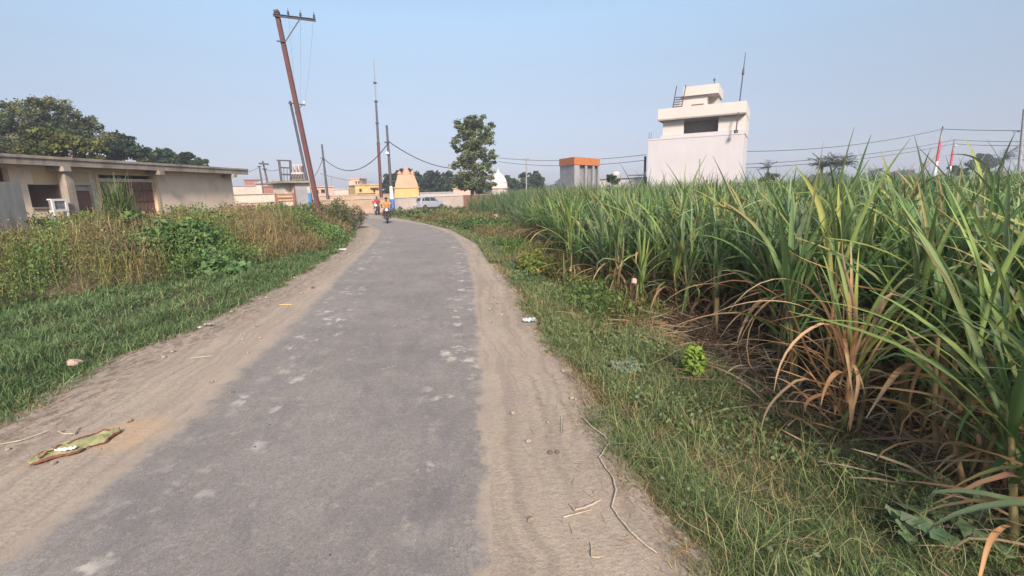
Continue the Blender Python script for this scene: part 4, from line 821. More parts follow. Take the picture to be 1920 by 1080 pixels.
for i, (x, y, dd) in enumerate(indiv):
    k = random.randrange(len(protos)); z = float(gz(x, y)); s = (0.86 if dd < 0.5 else 1.0)*random.uniform(0.86, 1.12)*(0.84 if math.hypot(x, y) < 4.6 else 1.0)
    if used[k]: o = copy_tree(protos[k])
    else: o = protos[k]; used[k] = True
    o.location = (x, y, z); o.rotation_euler = (0, 0, random.uniform(0, 6.28)); o.scale = (1, 1, s)
    if dd < 0.75: lb = 'green sugarcane plant standing in the outermost row at the edge of the field'
    elif dd < 1.8: lb = 'green sugarcane plant standing in the second or third row behind the field edge'
    else: lb = 'green sugarcane plant crowded deep among others inside the field'
    tag(o, lb, 'sugarcane', lb.replace('green sugarcane plant', 'sugarcane plants'))
for k, u in enumerate(used):
    if not u:
        for ch in list(protos[k].children): bpy.data.objects.remove(ch)
        bpy.data.objects.remove(protos[k])
# the rest of the field in one mass
Rt = np.array([(x+random.uniform(-.1, .1), y+random.uniform(-.1, .1)) for x, y, d in rest for _ in range(2 if math.hypot(x, y) < 22 else 1)])
ex = []
for yy in np.arange(40, 95, 1.4):
    for xx in np.arange(max(2, float(CX(yy))), yy*1.15, 1.2): ex.append((xx+random.uniform(-.5, .5), yy+random.uniform(-.5, .5)))
ex = np.array(ex)
def notin(P):                                                        # keep the cane out of the buildings
    rel = P-np.array([tf.a.x, tf.a.y]); u = rel@np.array([tf.u.x, tf.u.y]); w = -rel@np.array([tf.n.x, tf.n.y])
    k = ~((u > -0.3) & (u < W+0.3) & (w > -0.2) & (w < 7))
    for (cx, cy, rr__) in ((pv.location.x, pv.location.y+2, 5.0), (AT(1155, 53).x, 51, 5)): k &= np.hypot(P[:, 0]-cx, P[:, 1]-cy) > rr__
    return P[k]
for nm, P2, sg, wd, nl, hb in (('cane_field', notin(Rt), 5, 1.0, 11, 0), ('cane_field_far', notin(ex), 4, 3.2, 10, 0.1)):
    r_ = np.hypot(P2[:, 0], P2[:, 1]); N = len(P2); base = np.zeros((N, 3)); base[:, :2] = P2; base[:, 2] = gz(P2[:, 0], P2[:, 1])
    hk = np.where(P2[:, 0] < 2, np.clip(0.55+0.45*(P2[:, 0]-CX(P2[:, 1]))/2, 0.55, 1.0), 1.0)
    H = U(1.02, 1.45, N)*hk; lf, top = cane_parts(base, H, U(0, 6.28, N), U(0.02, 0.2, N), nl, sg, 0, 0.036, 0.12, 0.06) if wd == 1.0 else cane_parts(base, H, U(0, 6.28, N), U(0.02, 0.2, N), nl, sg, 0, 0.11, 0.1, 0.08)
    tag(veg(nm, [lf, stalks(base, top, 0.014*wd, SC, 3, 3)], M_CANE), 'dense green sugarcane filling the field behind the front rows' if wd == 1.0 else 'distant sugarcane at the back of the field', 'sugarcane', kind='stuff')
# cane litter on the field floor and the trampled bay
n = 5200; y = U(1.0, 13, n); x = CX(y)+rng.random(n)**1.3*3.2-0.12; m = vis(x, y); x, y = x[m], y[m]
gx_, gy_ = [], []
q = G(1290, 610); k = 1500; bx = q.x+rng.normal(size=k)*0.42; by = q.y+rng.normal(size=k)*0.5; x = np.concatenate([x, bx]); y = np.concatenate([y, by]); n = len(x)
hz_ = np.concatenate([np.zeros(n-k), 0.16*np.exp(-((bx-q.x)**2+(by-q.y)**2)/0.3)])
B = np.stack([x, y, gz(x, y)+rng.random(n)*0.10+hz_], 1)
tag(veg('cane_litter', [blades(B, U(0, 6.28, n), U(0.25, 0.8, n), U(0.008, 0.026, n), U(1.25, 1.75, n), U(-0.3, 0.5, n), 4, pick([DRYC, DRYP, DRYD, (0.3, 0.2, 0.14)], [1.4, 2, 2.2, 2], n, 0.3), None, 0, 0.5, 2.0, wob=0.25)], M_DRY), 'dry fallen cane leaves and trash on the field floor', 'cane litter', kind='stuff')
# ---- cane plants that stand out
def special(name, label, px, py, specs, stalkn=2, h=0.9, dx=0):
    q = G(px, py); z = float(gz(q.x, q.y)); r = empty(name, (q.x, q.y, z), 0, label, 'sugarcane')
    base = np.zeros((stalkn, 3)); base[:, :2] = rng.normal(size=(stalkn, 2))*0.05; base[:, 2] = -0.1; top = base+np.array([0, 0, h])+rng.normal(size=(stalkn, 3))*0.07
    veg('stalks', [stalks(base, top, 0.019, SC, 7, 9)], M_DRY, r)
    groups = {}
    for (az, z0, L, w, ln, cu, c0, c1, nm, tw) in specs: groups.setdefault(nm, []).append((az, z0, L, w, ln, cu, c0, c1, tw))
    for nm, S in groups.items():
        n = len(S); A_ = np.array([[s_[0], s_[1], s_[2], s_[3], s_[4], s_[5]] for s_ in S]); B = np.zeros((n, 3)); B[:, 2] = A_[:, 1]; B[:, :2] = rng.normal(size=(n, 2))*0.03
        veg(nm, [blades(B, A_[:, 0], A_[:, 2], A_[:, 3], A_[:, 4], A_[:, 5], 14, np.array([s_[6] for s_ in S]), np.array([s_[7] for s_ in S]), 0.35, 0.7, 0.5, 1.5, kink=0.3 if nm != 'leaves' else 0, wob=0.16 if nm != 'leaves' else 0.05)], M_CANE if nm == 'leaves' else M_DRY, r)
    return r
g, gb, yl, dc, dp = GREEN2, BLUEG, YEL, DRYC, DRYP
ORD = (0.50, 0.28, 0.135)
# the orange brown plant leaning over the grass: long arching dry leaves to the left
sp = [(3.3, 0.6, 1.5, 0.04, 0.35, 2.1, ORD, dp, 'dry_leaves', 0), (3.0, 0.6, 1.3, 0.034, 0.5, 1.7, dc, dp, 'dry_leaves', 0), (3.6, 0.55, 1.3, 0.034, 0.6, 1.5, ORD, dp, 'dry_leaves', 0), (3.3, 0.4, 1.0, 0.03, 1.1, 0.9, dc, dp, 'dry_leaves', 0), (2.9, 0.65, 0.85, 0.034, 0.28, 0.1, ORD, ORD, 'dry_leaves', 0), (3.1, 0.6, 0.8, 0.03, 0.42, 0.2, ORD, dc, 'dry_leaves', 0), (2.4, 0.6, 0.9, 0.034, 0.1, 0.2, ORD, dp, 'dry_leaves', 0), (3.4, 0.5, 1.1, 0.03, 0.8, 1.3, dc, dp, 'dry_leaves', 0),
      (2.9, 0.3, 0.9, 0.035, 1.3, 0.6, dp, dc, 'dry_leaves', 0), (3.5, 0.3, 0.6, 0.05, 1.0, 1.7, ORD, dc, 'dry_leaves', 0), (4.2, 0.35, 0.6, 0.06, 1.0, 1.8, ORD, dc, 'dry_leaves', 0), (3.9, 0.5, 0.7, 0.045, 0.8, 2.0, dc, ORD, 'dry_leaves', 0),
      (2.2, 0.6, 0.6, 0.035, 0.1, 0.3, ORD, dp, 'dry_leaves', 0), (0.3, 0.7, 1.0, 0.035, 0.5, 0.9, dc, g, 'dry_leaves', 0), (5.2, 0.25, 0.7, 0.06, 0.9, 1.3, dc, ORD, 'dry_leaves', 0),
      (1.4, 0.5, 1.0, 0.045, 0.04, 0.1, g, yl, 'leaves', 0), (0.2, 0.55, 1.5, 0.045, 0.45, 1.35, g, gb, 'leaves', 0), (2.0, 0.5, 0.9, 0.04, 0.2, 0.4, g, g, 'leaves', 0), (6.0, 0.5, 1.1, 0.045, 0.6, 1.2, g, gb, 'leaves', 0)]
rs = np.random.default_rng(11)
sp += [(3.4, 0.6, 1.0, 0.036, 0.12, 0.05, ORD, dp, 'dry_leaves', 0), (2.9, 0.65, 1.05, 0.034, 0.2, 0.1, ORD, ORD, 'dry_leaves', 0), (1.0, 0.6, 0.95, 0.034, 0.06, 0.1, ORD, dp, 'dry_leaves', 0), (0.2, 0.5, 1.0, 0.036, 0.25, 0.1, dc, dp, 'dry_leaves', 0)]
for i in range(26): sp.append((rs.uniform(2.0, 5.2), rs.uniform(0.1, 0.6), rs.uniform(0.45, 0.95), rs.uniform(0.024, 0.045), rs.uniform(0.1, 1.3), rs.uniform(0.1, 1.5), (ORD, dc, dp)[i % 3], (dp, ORD, dc)[i % 3], 'dry_leaves', 0))
for i in range(7): sp.append((rs.uniform(0, 6.2), rs.uniform(0.35, 0.7), rs.uniform(0.9, 1.2), 0.042, rs.uniform(0.05, 0.5), rs.uniform(0.1, 1.0), (g, yl)[i % 2], g, 'leaves', 0))
special('sugarcane_plant', 'half dead orange brown cane plant arching over the grass, nearest the road', 1575, 812, sp, 3, 0.8)
# yellow green plant with a broken splayed foot
sp = [(a, 0.75+0.02*i, 1.0+0.25*(i % 3)/2, 0.04, 0.08+0.09*(i % 4), 0.35+0.5*((i*7) % 5)/5, g if i % 3 else yl, yl if i % 2 else g, 'leaves', 0) for i, a in enumerate(np.linspace(0, 6.0, 14))]
sp += [(3.1, 0.7, 0.75, 0.035, 1.2, 0.5, yl, yl, 'leaves', 0), (3.3, 0.7, 0.8, 0.03, 1.0, 1.1, yl, g, 'leaves', 0)]
sp += [(a, 0.42, 0.42, 0.028, 1.1, 1.7, dp, DRYP, 'dry_leaves', 0) for a in np.linspace(4.0, 6.2, 7)]
special('sugarcane_plant', 'yellow green cane plant with a splayed straw coloured foot beside the path', 1068, 545, sp, 2, 0.85)
sp = [(a, 0.6+0.03*i, 0.9+0.3*(i % 3)/2, 0.04, 0.06+0.08*(i % 4), 0.3+0.8*((i*5) % 4)/4, gb if i % 3 else g, g, 'leaves', 0) for i, a in enumerate(np.linspace(0, 6.0, 12))]
sp += [(a, 0.35, 0.9, 0.045, 0.02, 0.15, ORD, dp, 'dry_leaves', 0) for a in (0.5, 2.0)]+[(a, 0.3, 0.5, 0.03, 1.0, 1.6, dc, dp, 'dry_leaves', 0) for a in (3, 4, 5)]
special('sugarcane_plant', 'cane plant with pale pink dry sheath, between the splayed plant and the red stake', 1158, 575, sp, 2, 0.8)
sp = [(a, 0.35+0.03*i, 0.8+0.3*(i % 3)/2, 0.045, 0.05+0.05*(i % 3), 0.1+1.3*((i*5) % 4 == 0), g, yl if i % 4 == 1 else g, 'leaves', 0) for i, a in enumerate(np.linspace(0, 6.0, 10))]
sp += [(0.1, 0.7, 0.9, 0.04, 0.5, 1.6, gb, gb, 'leaves', 0), (3.0, 0.5, 0.6, 0.03, 0.8, 1.5, gb, gb, 'leaves', 0)]
special('sugarcane_plant', 'bright upright green cane shoot immediately right of the red stake', 1200, 600, sp, 2, 0.7)
# two plants whose top blades stand against the sky
for (px, py, lbl, hh, az_) in ((1802, 690, 'tallest cane shoot, its bent tip high above the banded poles', 1.75, 3.1), (1650, 640, 'tall cane shoot with a sharp blade against the sky left of the banded poles', 1.6, 3.3)):
    S = [(az_, hh*0.95, 0.95, 0.045, 0.03, 1.9, g, gb, 'leaves', 0), (az_+3, hh*0.9, 0.9, 0.045, 0.1, 0.25, g, gb, 'leaves', 0), (1.5, hh*0.9, 1.0, 0.045, 0.25, 0.5, g, yl, 'leaves', 0), (4.5, hh*0.8, 1.1, 0.045, 0.3, 1.2, gb, g, 'leaves', 0), (2.4, hh*0.7, 1.2, 0.045, 0.5, 1.4, g, g, 'leaves', 0), (0.4, hh*0.7, 1.1, 0.045, 0.4, 1.6, g, g, 'leaves', 0), (5.5, hh*0.5, 0.8, 0.04, 0.9, 1.5, dc, dp, 'dry_leaves', 0), (3.5, hh*0.5, 0.8, 0.04, 0.3, 2.2, ORD, dp, 'dry_leaves', 0)]
    special('sugarcane_plant', lbl, px, py, S, 2, hh)
# big near plants whose blades cross the right of the view
for (px, py, lbl, seed, hh) in ((1790, 905, 'tall near cane plant with broad bright upright blades, right foreground', 1, 1.05), (1895, 800, 'tall near cane plant reaching highest at the right edge of the view', 2, 1.25), (1690, 800, 'near cane plant with long curved blades just right of the orange brown plant', 3, 1.1), (1850, 960, 'short near cane plant with cut pale stalk at the lower right', 4, 0.6)):
    rs = np.random.default_rng(seed+2); S = []
    for i in range(11 if seed != 4 else 6):
        f = i/10; dryf = rs.random() < 0.14
        S.append((rs.uniform(0, 6.28), hh*(0.45+0.5*f), rs.uniform(0.85, 1.35)*(0.6 if seed == 4 or dryf else 1), rs.uniform(0.035, 0.058), 0.7*(1-f)+0.08, rs.uniform(0.2, 1.5)*(1-0.5*f), dc if dryf else (g if rs.random() < 0.6 else yl if rs.random() < 0.35 else gb), dp if dryf else g, 'dry_leaves' if dryf else 'leaves', 0))
    for i in range(9): S.append((rs.uniform(0, 6.28), rs.uniform(0.15, 0.6), rs.uniform(0.25, 0.55), rs.uniform(0.025, 0.045), rs.uniform(0.6, 1.6), rs.uniform(0.5, 1.6), ORD if rs.random() < 0.4 else dc, dp, 'dry_leaves', 0))
    special('sugarcane_plant', lbl, px, py, S, 3, hh)

# ---- grass
def grassbed(name, x, y, h0, h1, w, cols, wts, label, lean=(0.1, 0.9), curl=(0.2, 1.4), segs=3, dmin=3.0, hfac=None, dz=0.0, wob=0.0):
    n = len(x); r_ = np.hypot(x, y); L = U(h0, h1, n); L = L if hfac is None else L*hfac
    K = pick(cols, wts, n, 0.3); ww = w*np.maximum(1, r_/dmin)*U(0.7, 1.3, n)
    B = np.stack([x, y, gz(x, y)-0.01+dz], 1)
    return blades(B, U(0, 6.28, n), L, ww, U(*lean, n), U(*curl, n), segs, K, K*1.15, 0, 0.7, 1.0, wob=wob)
def clump(x, y):
    q = 0.5+0.5*np.sin(x*9.1+2*np.sin(y*4.3))*np.cos(y*7.7+2*np.sin(x*3.9)); return 0.45+1.0*q*(0.5+pn(x, y, 2.7, 1))
def scatter(n, y0, y1, fl, fr, dk=3.5, p=1.4, edge=0.0):
    y = U(y0, y1, n); L, Rr = fl(y), fr(y); x = L+(Rr-L)*rng.random(n); r_ = np.hypot(x, y)
    keep = (rng.random(n) < np.minimum(1, (dk/r_)**p)) & vis(x, y); return x[keep], y[keep]
def pn(x, y, s, o=0.0): return 0.5+0.25*(np.sin(x*s+o)*np.cos(y*s*1.3+o*2)+np.sin(x*s*2.3+y*s*1.7+o)*0.8)
G1 = (0.11, 0.17, 0.06); G2 = (0.078, 0.128, 0.048); G3 = (0.18, 0.20, 0.095); GT = (0.36, 0.27, 0.14); GB = (0.19, 0.12, 0.055)
# right verge
x, y = scatter(420000, 0.7, 14, lambda y: SR(y)-0.16, lambda y: CX(y)+0.35, 3.2, 1.1)
e_ = (x-SR(y)); edgep = np.clip((e_+jag(y, 2.5, 0.1)+0.10)/0.25, 0, 1); k = rng.random(len(x)) < edgep; x, y, e_ = x[k], y[k], e_[k]
dryp = np.clip(0.75-e_/0.45, 0.10, 0.8)*np.clip(pn(x, y, 2.1)*1.6, 0.3, 1.3)+0.35*(pn(x, y, 1.3, 2) > 0.62); isd = rng.random(len(x)) < dryp
parts = [grassbed('', x[~isd], y[~isd], 0.05, 0.16, 0.0035, [G1, G2, G3], [4, 3, 4], '', (0.1, 1.3), (0.2, 1.8), segs=4, hfac=clump(x[~isd], y[~isd]), wob=0.25), grassbed('', x[isd], y[isd], 0.04, 0.12, 0.0032, [GT, GB, G3], [2, 2.4, 1.5], '', (0.3, 1.5), (0.2, 1.2))]
n = 3800; y = U(0.9, 9, n); x = SR(y)+0.1+rng.random(n)*(CX(y)-SR(y)-0.1); B = np.stack([x, y, gz(x, y)+U(0.04, 0.12, n)], 1)
parts.append(blades(B, U(0, 6.28, n), U(0.12, 0.38, n), U(0.0022, 0.004, n), U(0.6, 1.7, n), U(-0.6, 1.2, n), 6, pick([GT, (0.33, 0.34, 0.16), GB, (0.22, 0.27, 0.1)], [1.5, 2, 1, 3], n), None, 0, 0.3, 0.6, wmin=0.4, wob=0.5))
n = 15000; y = U(0.9, 12, n); t_ = rng.random(n)**0.7; x = SR(y)+0.12+t_*(CX(y)-SR(y)-0.1); k = (pn(x, y, 2.3, 4) > 0.56) & (rng.random(n) < np.minimum(1, 5/y)); x, y = x[k], y[k]; n = len(x)
P = np.stack([x, y, gz(x, y)+U(0.02, 0.11, n)], 1); parts.append(leafquads(P, U(0.012, 0.034, n)*np.maximum(1, y/5), pick([(0.13, 0.2, 0.07), (0.17, 0.24, 0.08), (0.16, 0.2, 0.13)], [3, 2, 1], n), 1.3, 1.0))
tag(veg('verge_grass', parts, M_GRASS), 'tangled green and straw grass between the shoulder and the cane', 'grass', kind='stuff')
# left bank grass
x, y = scatter(620000, 1.6, 36, lambda y: WL(y)-0.6, lambda y: SL(y)+0.18, 5.5, 1.0)
e_ = SL(y)-x; edgep = np.clip((e_+jag(y, .5, 0.12)+0.12)/0.3, 0, 1)*np.clip(0.35+pn(x, y, 1.7)*1.5, 0, 1); k = rng.random(len(x)) < edgep; x, y, e_ = x[k], y[k], e_[k]
isd = rng.random(len(x)) < np.clip(0.42-e_/0.5, 0.05, 0.5)+0.25*(pn(x, y, 0.9, 1) > 0.68)
parts = [grassbed('', x[~isd], y[~isd], 0.07, 0.19, 0.0042, [(0.10, 0.17, 0.06), (0.065, 0.11, 0.045), (0.165, 0.205, 0.09)], [4, 3, 3], '', (0.05, 1.1), (0.2, 1.6), dmin=3.5, hfac=clump(x[~isd], y[~isd])), grassbed('', x[isd], y[isd], 0.05, 0.14, 0.0038, [GT, GB, G3], [2, 2, 2], '', (0.3, 1.4), dmin=3.5)]
tag(veg('bank_grass', parts, M_GRASS), 'short lush grass on the bank left of the road', 'grass', kind='stuff')
# ---- weeds
def weedmass(x, y, hlo, hhi, leaves=34, lsz=0.045, broad=None, z0=None):
    n = len(x); r_ = np.hypot(x, y); tp = pn(x, y, 0.55, 2.3)+0.35*pn(x, y, 1.9, 3)-0.18+rng.normal(size=n)*0.08
    H = U(hlo, hhi, n)*(0.75+0.5*pn(x, y, 1.1, 5)); B = np.stack([x, y, gz(x, y)-0.03], 1)
    az = U(0, 6.28, n); ln = U(0.03, 0.28, n)
    col = np.where((tp > 0.49)[:, None], np.array((0.24, 0.195, 0.095))[None], np.where((tp < 0.32)[:, None], np.array((0.125, 0.21, 0.06))[None], np.array((0.21, 0.235, 0.078))[None]))*jit((1, 1, 1), n, 0.3)
    st = blades(B, az, H, 0.006*np.maximum(1, r_/6), ln, U(0, 0.4, n), 4, col*1.25, col, 0, 0.1)
    k = leaves; i = np.repeat(np.arange(n), k); f = rng.random(n*k)**0.8; hh = H[i]*f; sw = (0.05+0.20*np.sin(np.pi*np.clip(f*0.9+0.05, 0, 1)))*(0.7+H[i]*0.4)
    P = B[i].copy(); P[:, 0] += np.cos(az[i])*np.sin(ln[i]+0.1)*hh+rng.normal(size=n*k)*sw; P[:, 1] += np.sin(az[i])*np.sin(ln[i]+0.1)*hh+rng.normal(size=n*k)*sw; P[:, 2] += hh*np.cos(ln[i])+rng.normal(size=n*k)*0.03
    fl = (tp[i] > 0.50) & (f > 0.7) & (rng.random(n*k) < 0.4)
    cl = col[i]*(1+(rng.random((n*k, 1))-0.5)*0.6); cl[fl] = jit((0.27, 0.22, 0.13), fl.sum(), 0.2)
    sz = lsz*U(0.5, 1.3, n*k)*np.maximum(1, r_[i]/13)*np.where(tp[i] > 0.50, 0.5, np.where(tp[i] < 0.32, 1.0, 0.65))
    m = np.repeat(np.arange(n), np.where(tp > 0.42, 9, 3)); q = len(m); f = rng.random(q); P2 = B[m].copy(); P2[:, 0] += rng.normal(size=q)*0.06+np.cos(az[m])*np.sin(ln[m])*H[m]*f; P2[:, 1] += rng.normal(size=q)*0.06+np.sin(az[m])*np.sin(ln[m])*H[m]*f; P2[:, 2] += H[m]*f*0.9
    fb = blades(P2, U(0, 6.28, q), U(0.12, 0.34, q), 0.007*np.maximum(1, r_[m]/8), U(0.1, 1.0, q), U(0, 0.9, q), 3, col[m]*jit((1.25, 1.2, 1.1), q, 0.3), col[m]*jit((1.5, 1.3, 1.2), q, 0.3), 0, 0.5)
    return [st, fb, leafquads(P, sz, cl, 1.7, 0.8)]
n = 19000; y = U(4.5, 34, n); wl = WL(y); x = wl-rng.random(n)*15
dens = np.minimum(1, (11/np.hypot(x, y))**0.9); rel = np.stack([x-hf.a.x, y-hf.a.y], 1)@np.array([hf.n.x, hf.n.y]); uu = np.stack([x-hf.a.x, y-hf.a.y], 1)@np.array([hf.u.x, hf.u.y])
relw = np.stack([x-fw.a.x, y-fw.a.y], 1)@np.array([fw.n.x, fw.n.y]); uw = np.stack([x-fw.a.x, y-fw.a.y], 1)@np.array([fw.u.x, fw.u.y])
ok = (rng.random(n) < dens) & vis(x, y, 2.5) & ((rel > 1.1) | (uu > hf.len+0.5)) & ((relw > 0.3) | (uw > fw.len+0.2)) & ~((y > 30) & (x > -13) & (np.abs(x-AT(560, 32).x) < 1.8))
x, y = x[ok], y[ok]; ed = np.clip((WL(y)-x)/1.2, 0.35, 1.0)
parts = []
for lo, hi, s in ((0.3, 0.6, 0), (0.6, 0.85, 1), (0.85, 1.01, 2)):
    k = (ed >= lo) & (ed < hi)
    if k.sum(): parts += weedmass(x[k], y[k], 0.62*(0.45+lo*0.55), 1.3*(0.45+lo*0.55), 40, 0.042)
tag(veg('weeds', parts, M_LEAF), 'overgrown green and brown weeds in front of the plastered house', 'weeds', kind='stuff')
# weeds on the right, in front of the cane beyond the bend
n = 4200; y = U(6.5, 46, n); x0 = SR(y)+0.45+0.5*(y < 12); x1 = np.maximum(CX(y)+0.3, x0+0.3); x1 = np.where(y > 30, np.minimum(x1+4, 2), x1); x = x0+(x1-x0)*rng.random(n); k = vis(x, y) & (rng.random(n) < np.minimum(1, 16/y)); x, y = x[k], y[k]
near_ = y < 24; k2 = near_ & (rng.random(len(x)) < np.clip((x-SR(y))/(CX(y)-SR(y)+1e-3), 0, 1)**1.2)
parts = weedmass(x[k2], y[k2], 0.2, 0.5, 26, 0.045)+weedmass(x[~near_], y[~near_], 0.25, 0.75, 30, 0.05)
tag(veg('verge_weeds', parts, M_LEAF), 'low leafy weeds between the right shoulder and the cane beyond the bend', 'weeds', kind='stuff')
# thin grass further along the right verge
x, y = scatter(160000, 13, 44, lambda y: SR(y)-0.1, lambda y: np.where(y > 30, np.maximum(SR(y)+1.5, np.minimum(CX(y)+0.5, 0)), CX(y)+0.5), 12, 1.0)
tag(veg('far_verge_grass', [grassbed('', x, y, 0.08, 0.22, 0.004, [G1, G3, GT, G2], [3, 3, 1.5, 2], '', dmin=4)], M_GRASS), 'grass edge along the far right shoulder', 'grass', kind='stuff')

# ---- bushes that stand out
def bush(name, label, px, py, blobs, nl, ls, cols, wts, asp=1.1, stems=True, cat='shrub', up=1.2, mat=None):
    q = G(px, py); z = float(gz(q.x, q.y)); r = empty(name, (q.x, q.y, z), 0, label, cat); P = []; st = []
    tot = sum(b[3]*b[4]*b[5] for b in blobs)
    for (dx, dy, dz, rx, ry, rz) in blobs:
        m = int(nl*rx*ry*rz/tot); d = rng.normal(size=(m, 3)); d /= np.linalg.norm(d, axis=1)[:, None]; d *= (rng.random(m)**0.25)[:, None]
        d *= (1+0.18*np.sin(d[:, :1]*7)+0.15*np.cos(d[:, 1:2]*9+1))
        P.append(np.array([[dx, dy, dz]])+d*np.array([[rx, ry, rz]]))
        for _ in range(5):
            e2 = Vector((dx+random.uniform(-.6, .6)*rx, dy+random.uniform(-.6, .6)*ry, dz+random.uniform(-.2, .7)*rz)); st.append(tube([(random.uniform(-.05, .05), random.uniform(-.05, .05), -0.1), e2*0.5+Vector((0, 0, 0.05)), e2], [0.012, 0.009, 0.005], 5))
    P = np.concatenate(P); P[:, 2] = np.maximum(P[:, 2], 0.03)
    mk('stems', st, M_BARK, r, True); n = len(P)
    # three lobed leaves: a fan of three rhombs each
    K = pick(cols, wts, n, 0.25); parts = []; s = ls*U(0.6, 1.3, n); nr = rng.normal(size=(n, 3))*0.6; nr[:, 2] += up*0.55; nr += np.array([sdir.x, sdir.y, sdir.z])*0.45; nr /= np.linalg.norm(nr, axis=1)[:, None]
    t0 = rng.normal(size=(n, 3)); t0 -= nr*(t0*nr).sum(1)[:, None]; t0 /= np.linalg.norm(t0, axis=1)[:, None]; t1 = np.cross(nr, t0)
    for a in (-0.95, 0, 0.95):
        u = t0*math.cos(a)+t1*math.sin(a); w = np.cross(nr, u); l = (s*(1 if a == 0 else 0.8))[:, None]
        V = np.stack([P, P+u*l*0.55+w*l*0.34*asp, P+u*l-nr*l*0.15, P+u*l*0.55-w*l*0.34*asp], 1); parts.append((V.reshape(-1, 3), np.arange(n*4).reshape(-1, 4), np.repeat(K, 4, 0)))
    veg('foliage', parts, mat or M_LEAF, r); return r
LG = [(0.12, 0.22, 0.06), (0.09, 0.17, 0.05), (0.18, 0.28, 0.09), (0.06, 0.11, 0.04)]
bush('broadleaf_bush', 'large broad leaved green bush on the bank, left of the small creeper', 300, 525, [(0, 0.5, 0.55, 0.75, 0.6, 0.45), (0.6, 0.7, 0.6, 0.55, 0.5, 0.4), (-0.6, 0.7, 0.5, 0.5, 0.5, 0.35), (0.25, 0.9, 0.75, 0.7, 0.5, 0.35), (0.1, 0.2, 0.3, 0.5, 0.3, 0.25), (-0.2, 0.1, 0.5, 0.6, 0.3, 0.35)], 4400, 0.10, LG, [3, 3, 3, 1])
bush('creeper', 'pale green round leaved creeper low beside the large broad leaved bush', 400, 528, [(0, 0.2, 0.22, 0.5, 0.3, 0.2), (0.5, 0.1, 0.15, 0.35, 0.3, 0.13), (-0.25, 0.4, 0.4, 0.35, 0.3, 0.2)], 620, 0.12, [(0.15, 0.27, 0.10), (0.11, 0.21, 0.075), (0.19, 0.30, 0.12)], [2, 2, 1.5], 1.5)
bush('broadleaf_bush', 'dark green leafy bush at the foot of the tall reed clump', 235, 508, [(0, 0.3, 0.6, 0.7, 0.5, 0.5), (-0.9, 0.4, 0.5, 0.6, 0.5, 0.4), (0.8, 0.5, 0.5, 0.5, 0.5, 0.35)], 2600, 0.11, LG, [2, 3, 1, 3])
bush('broadleaf_bush', 'bright green bush against the weeds below the house door', 165, 502, [(0, 0.3, 0.7, 0.4, 0.4, 0.35), (0.5, 0.5, 0.7, 0.4, 0.4, 0.3)], 900, 0.09, LG, [3, 2, 3, 1])
bush('broadleaf_bush', 'low dark green bush at the far left of the bank', 20, 532, [(0, 0.3, 0.35, 0.6, 0.5, 0.35), (-0.6, 0.3, 0.4, 0.5, 0.4, 0.3)], 1700, 0.09, LG, [2, 3, 1, 3])
bush('creeper', 'flat light green creeper at the roadside before the red pole', 560, 458, [(0, 0.3, 0.22, 0.9, 0.4, 0.2), (0.9, 0.6, 0.22, 0.7, 0.4, 0.18)], 1500, 0.13, [(0.12, 0.22, 0.08), (0.09, 0.18, 0.06)], [1, 1], 1.5)
bush('dry_bush', 'grey brown twiggy dead bush left of the large broad leaved bush', 205, 540, [(0, 0.4, 0.45, 0.5, 0.4, 0.4), (-0.3, 0.6, 0.5, 0.4, 0.4, 0.35)], 2600, 0.035, [(0.14, 0.12, 0.09), (0.18, 0.15, 0.10), (0.09, 0.10, 0.05)], [2, 1, 1], 0.6)
bush('tall_weed_bush', 'tall olive bush covering the foot of the leaning red pole', 610, 440, [(-0.6, 0.3, 0.9, 0.8, 0.6, 0.7), (0.4, 0.8, 0.9, 0.8, 0.6, 0.75), (-1.6, 0.5, 0.8, 0.9, 0.6, 0.6)], 6500, 0.06, [(0.12, 0.13, 0.055), (0.09, 0.12, 0.045), (0.17, 0.15, 0.08)], [2, 2, 1.5])
bush('tall_weed_bush', 'brown green bush right of the red pole, at the edge of the road', 648, 432, [(-0.8, 0.5, 0.8, 0.9, 0.7, 0.7), (0.2, 1.2, 0.7, 0.7, 0.6, 0.6)], 4800, 0.06, [(0.12, 0.12, 0.055), (0.08, 0.11, 0.045), (0.18, 0.14, 0.08)], [2, 2, 2])
bush('yellow_flowered_bush', 'yellowish leafy patch on the right verge before the splayed cane plant', 1030, 520, [(0, 0.2, 0.22, 0.5, 0.7, 0.2), (-0.3, 0.9, 0.25, 0.4, 0.5, 0.2), (0.35, -0.4, 0.2, 0.35, 0.4, 0.16)], 2600, 0.05, [(0.20, 0.24, 0.05), (0.13, 0.19, 0.05), (0.3, 0.27, 0.05)], [3, 3, 1])
bush('seedling', 'bright yellow green leafy seedling in the grass beside the cane', 1302, 722, [(0, 0, 0.16, 0.10, 0.10, 0.12), (-0.03, 0.03, 0.25, 0.07, 0.07, 0.07)], 230, 0.045, [(0.26, 0.36, 0.06), (0.2, 0.32, 0.06)], [1, 1], 1.4, cat='plant')
bush('herb', 'small grey green downy herb left of the bright seedling', 1178, 700, [(0, 0, 0.06, 0.16, 0.12, 0.05)], 300, 0.035, [(0.22, 0.27, 0.2), (0.16, 0.22, 0.14)], [1, 1], 1.2, cat='plant')
bush('ground_creeper', 'large dusty green leaves low at the bottom right corner', 1840, 1050, [(0, 0.1, 0.05, 0.35, 0.25, 0.05), (0.4, 0.2, 0.06, 0.3, 0.2, 0.05)], 70, 0.085, [(0.15, 0.22, 0.12), (0.2, 0.27, 0.15)], [1, 1], 1.5, cat='plant', up=1.6)
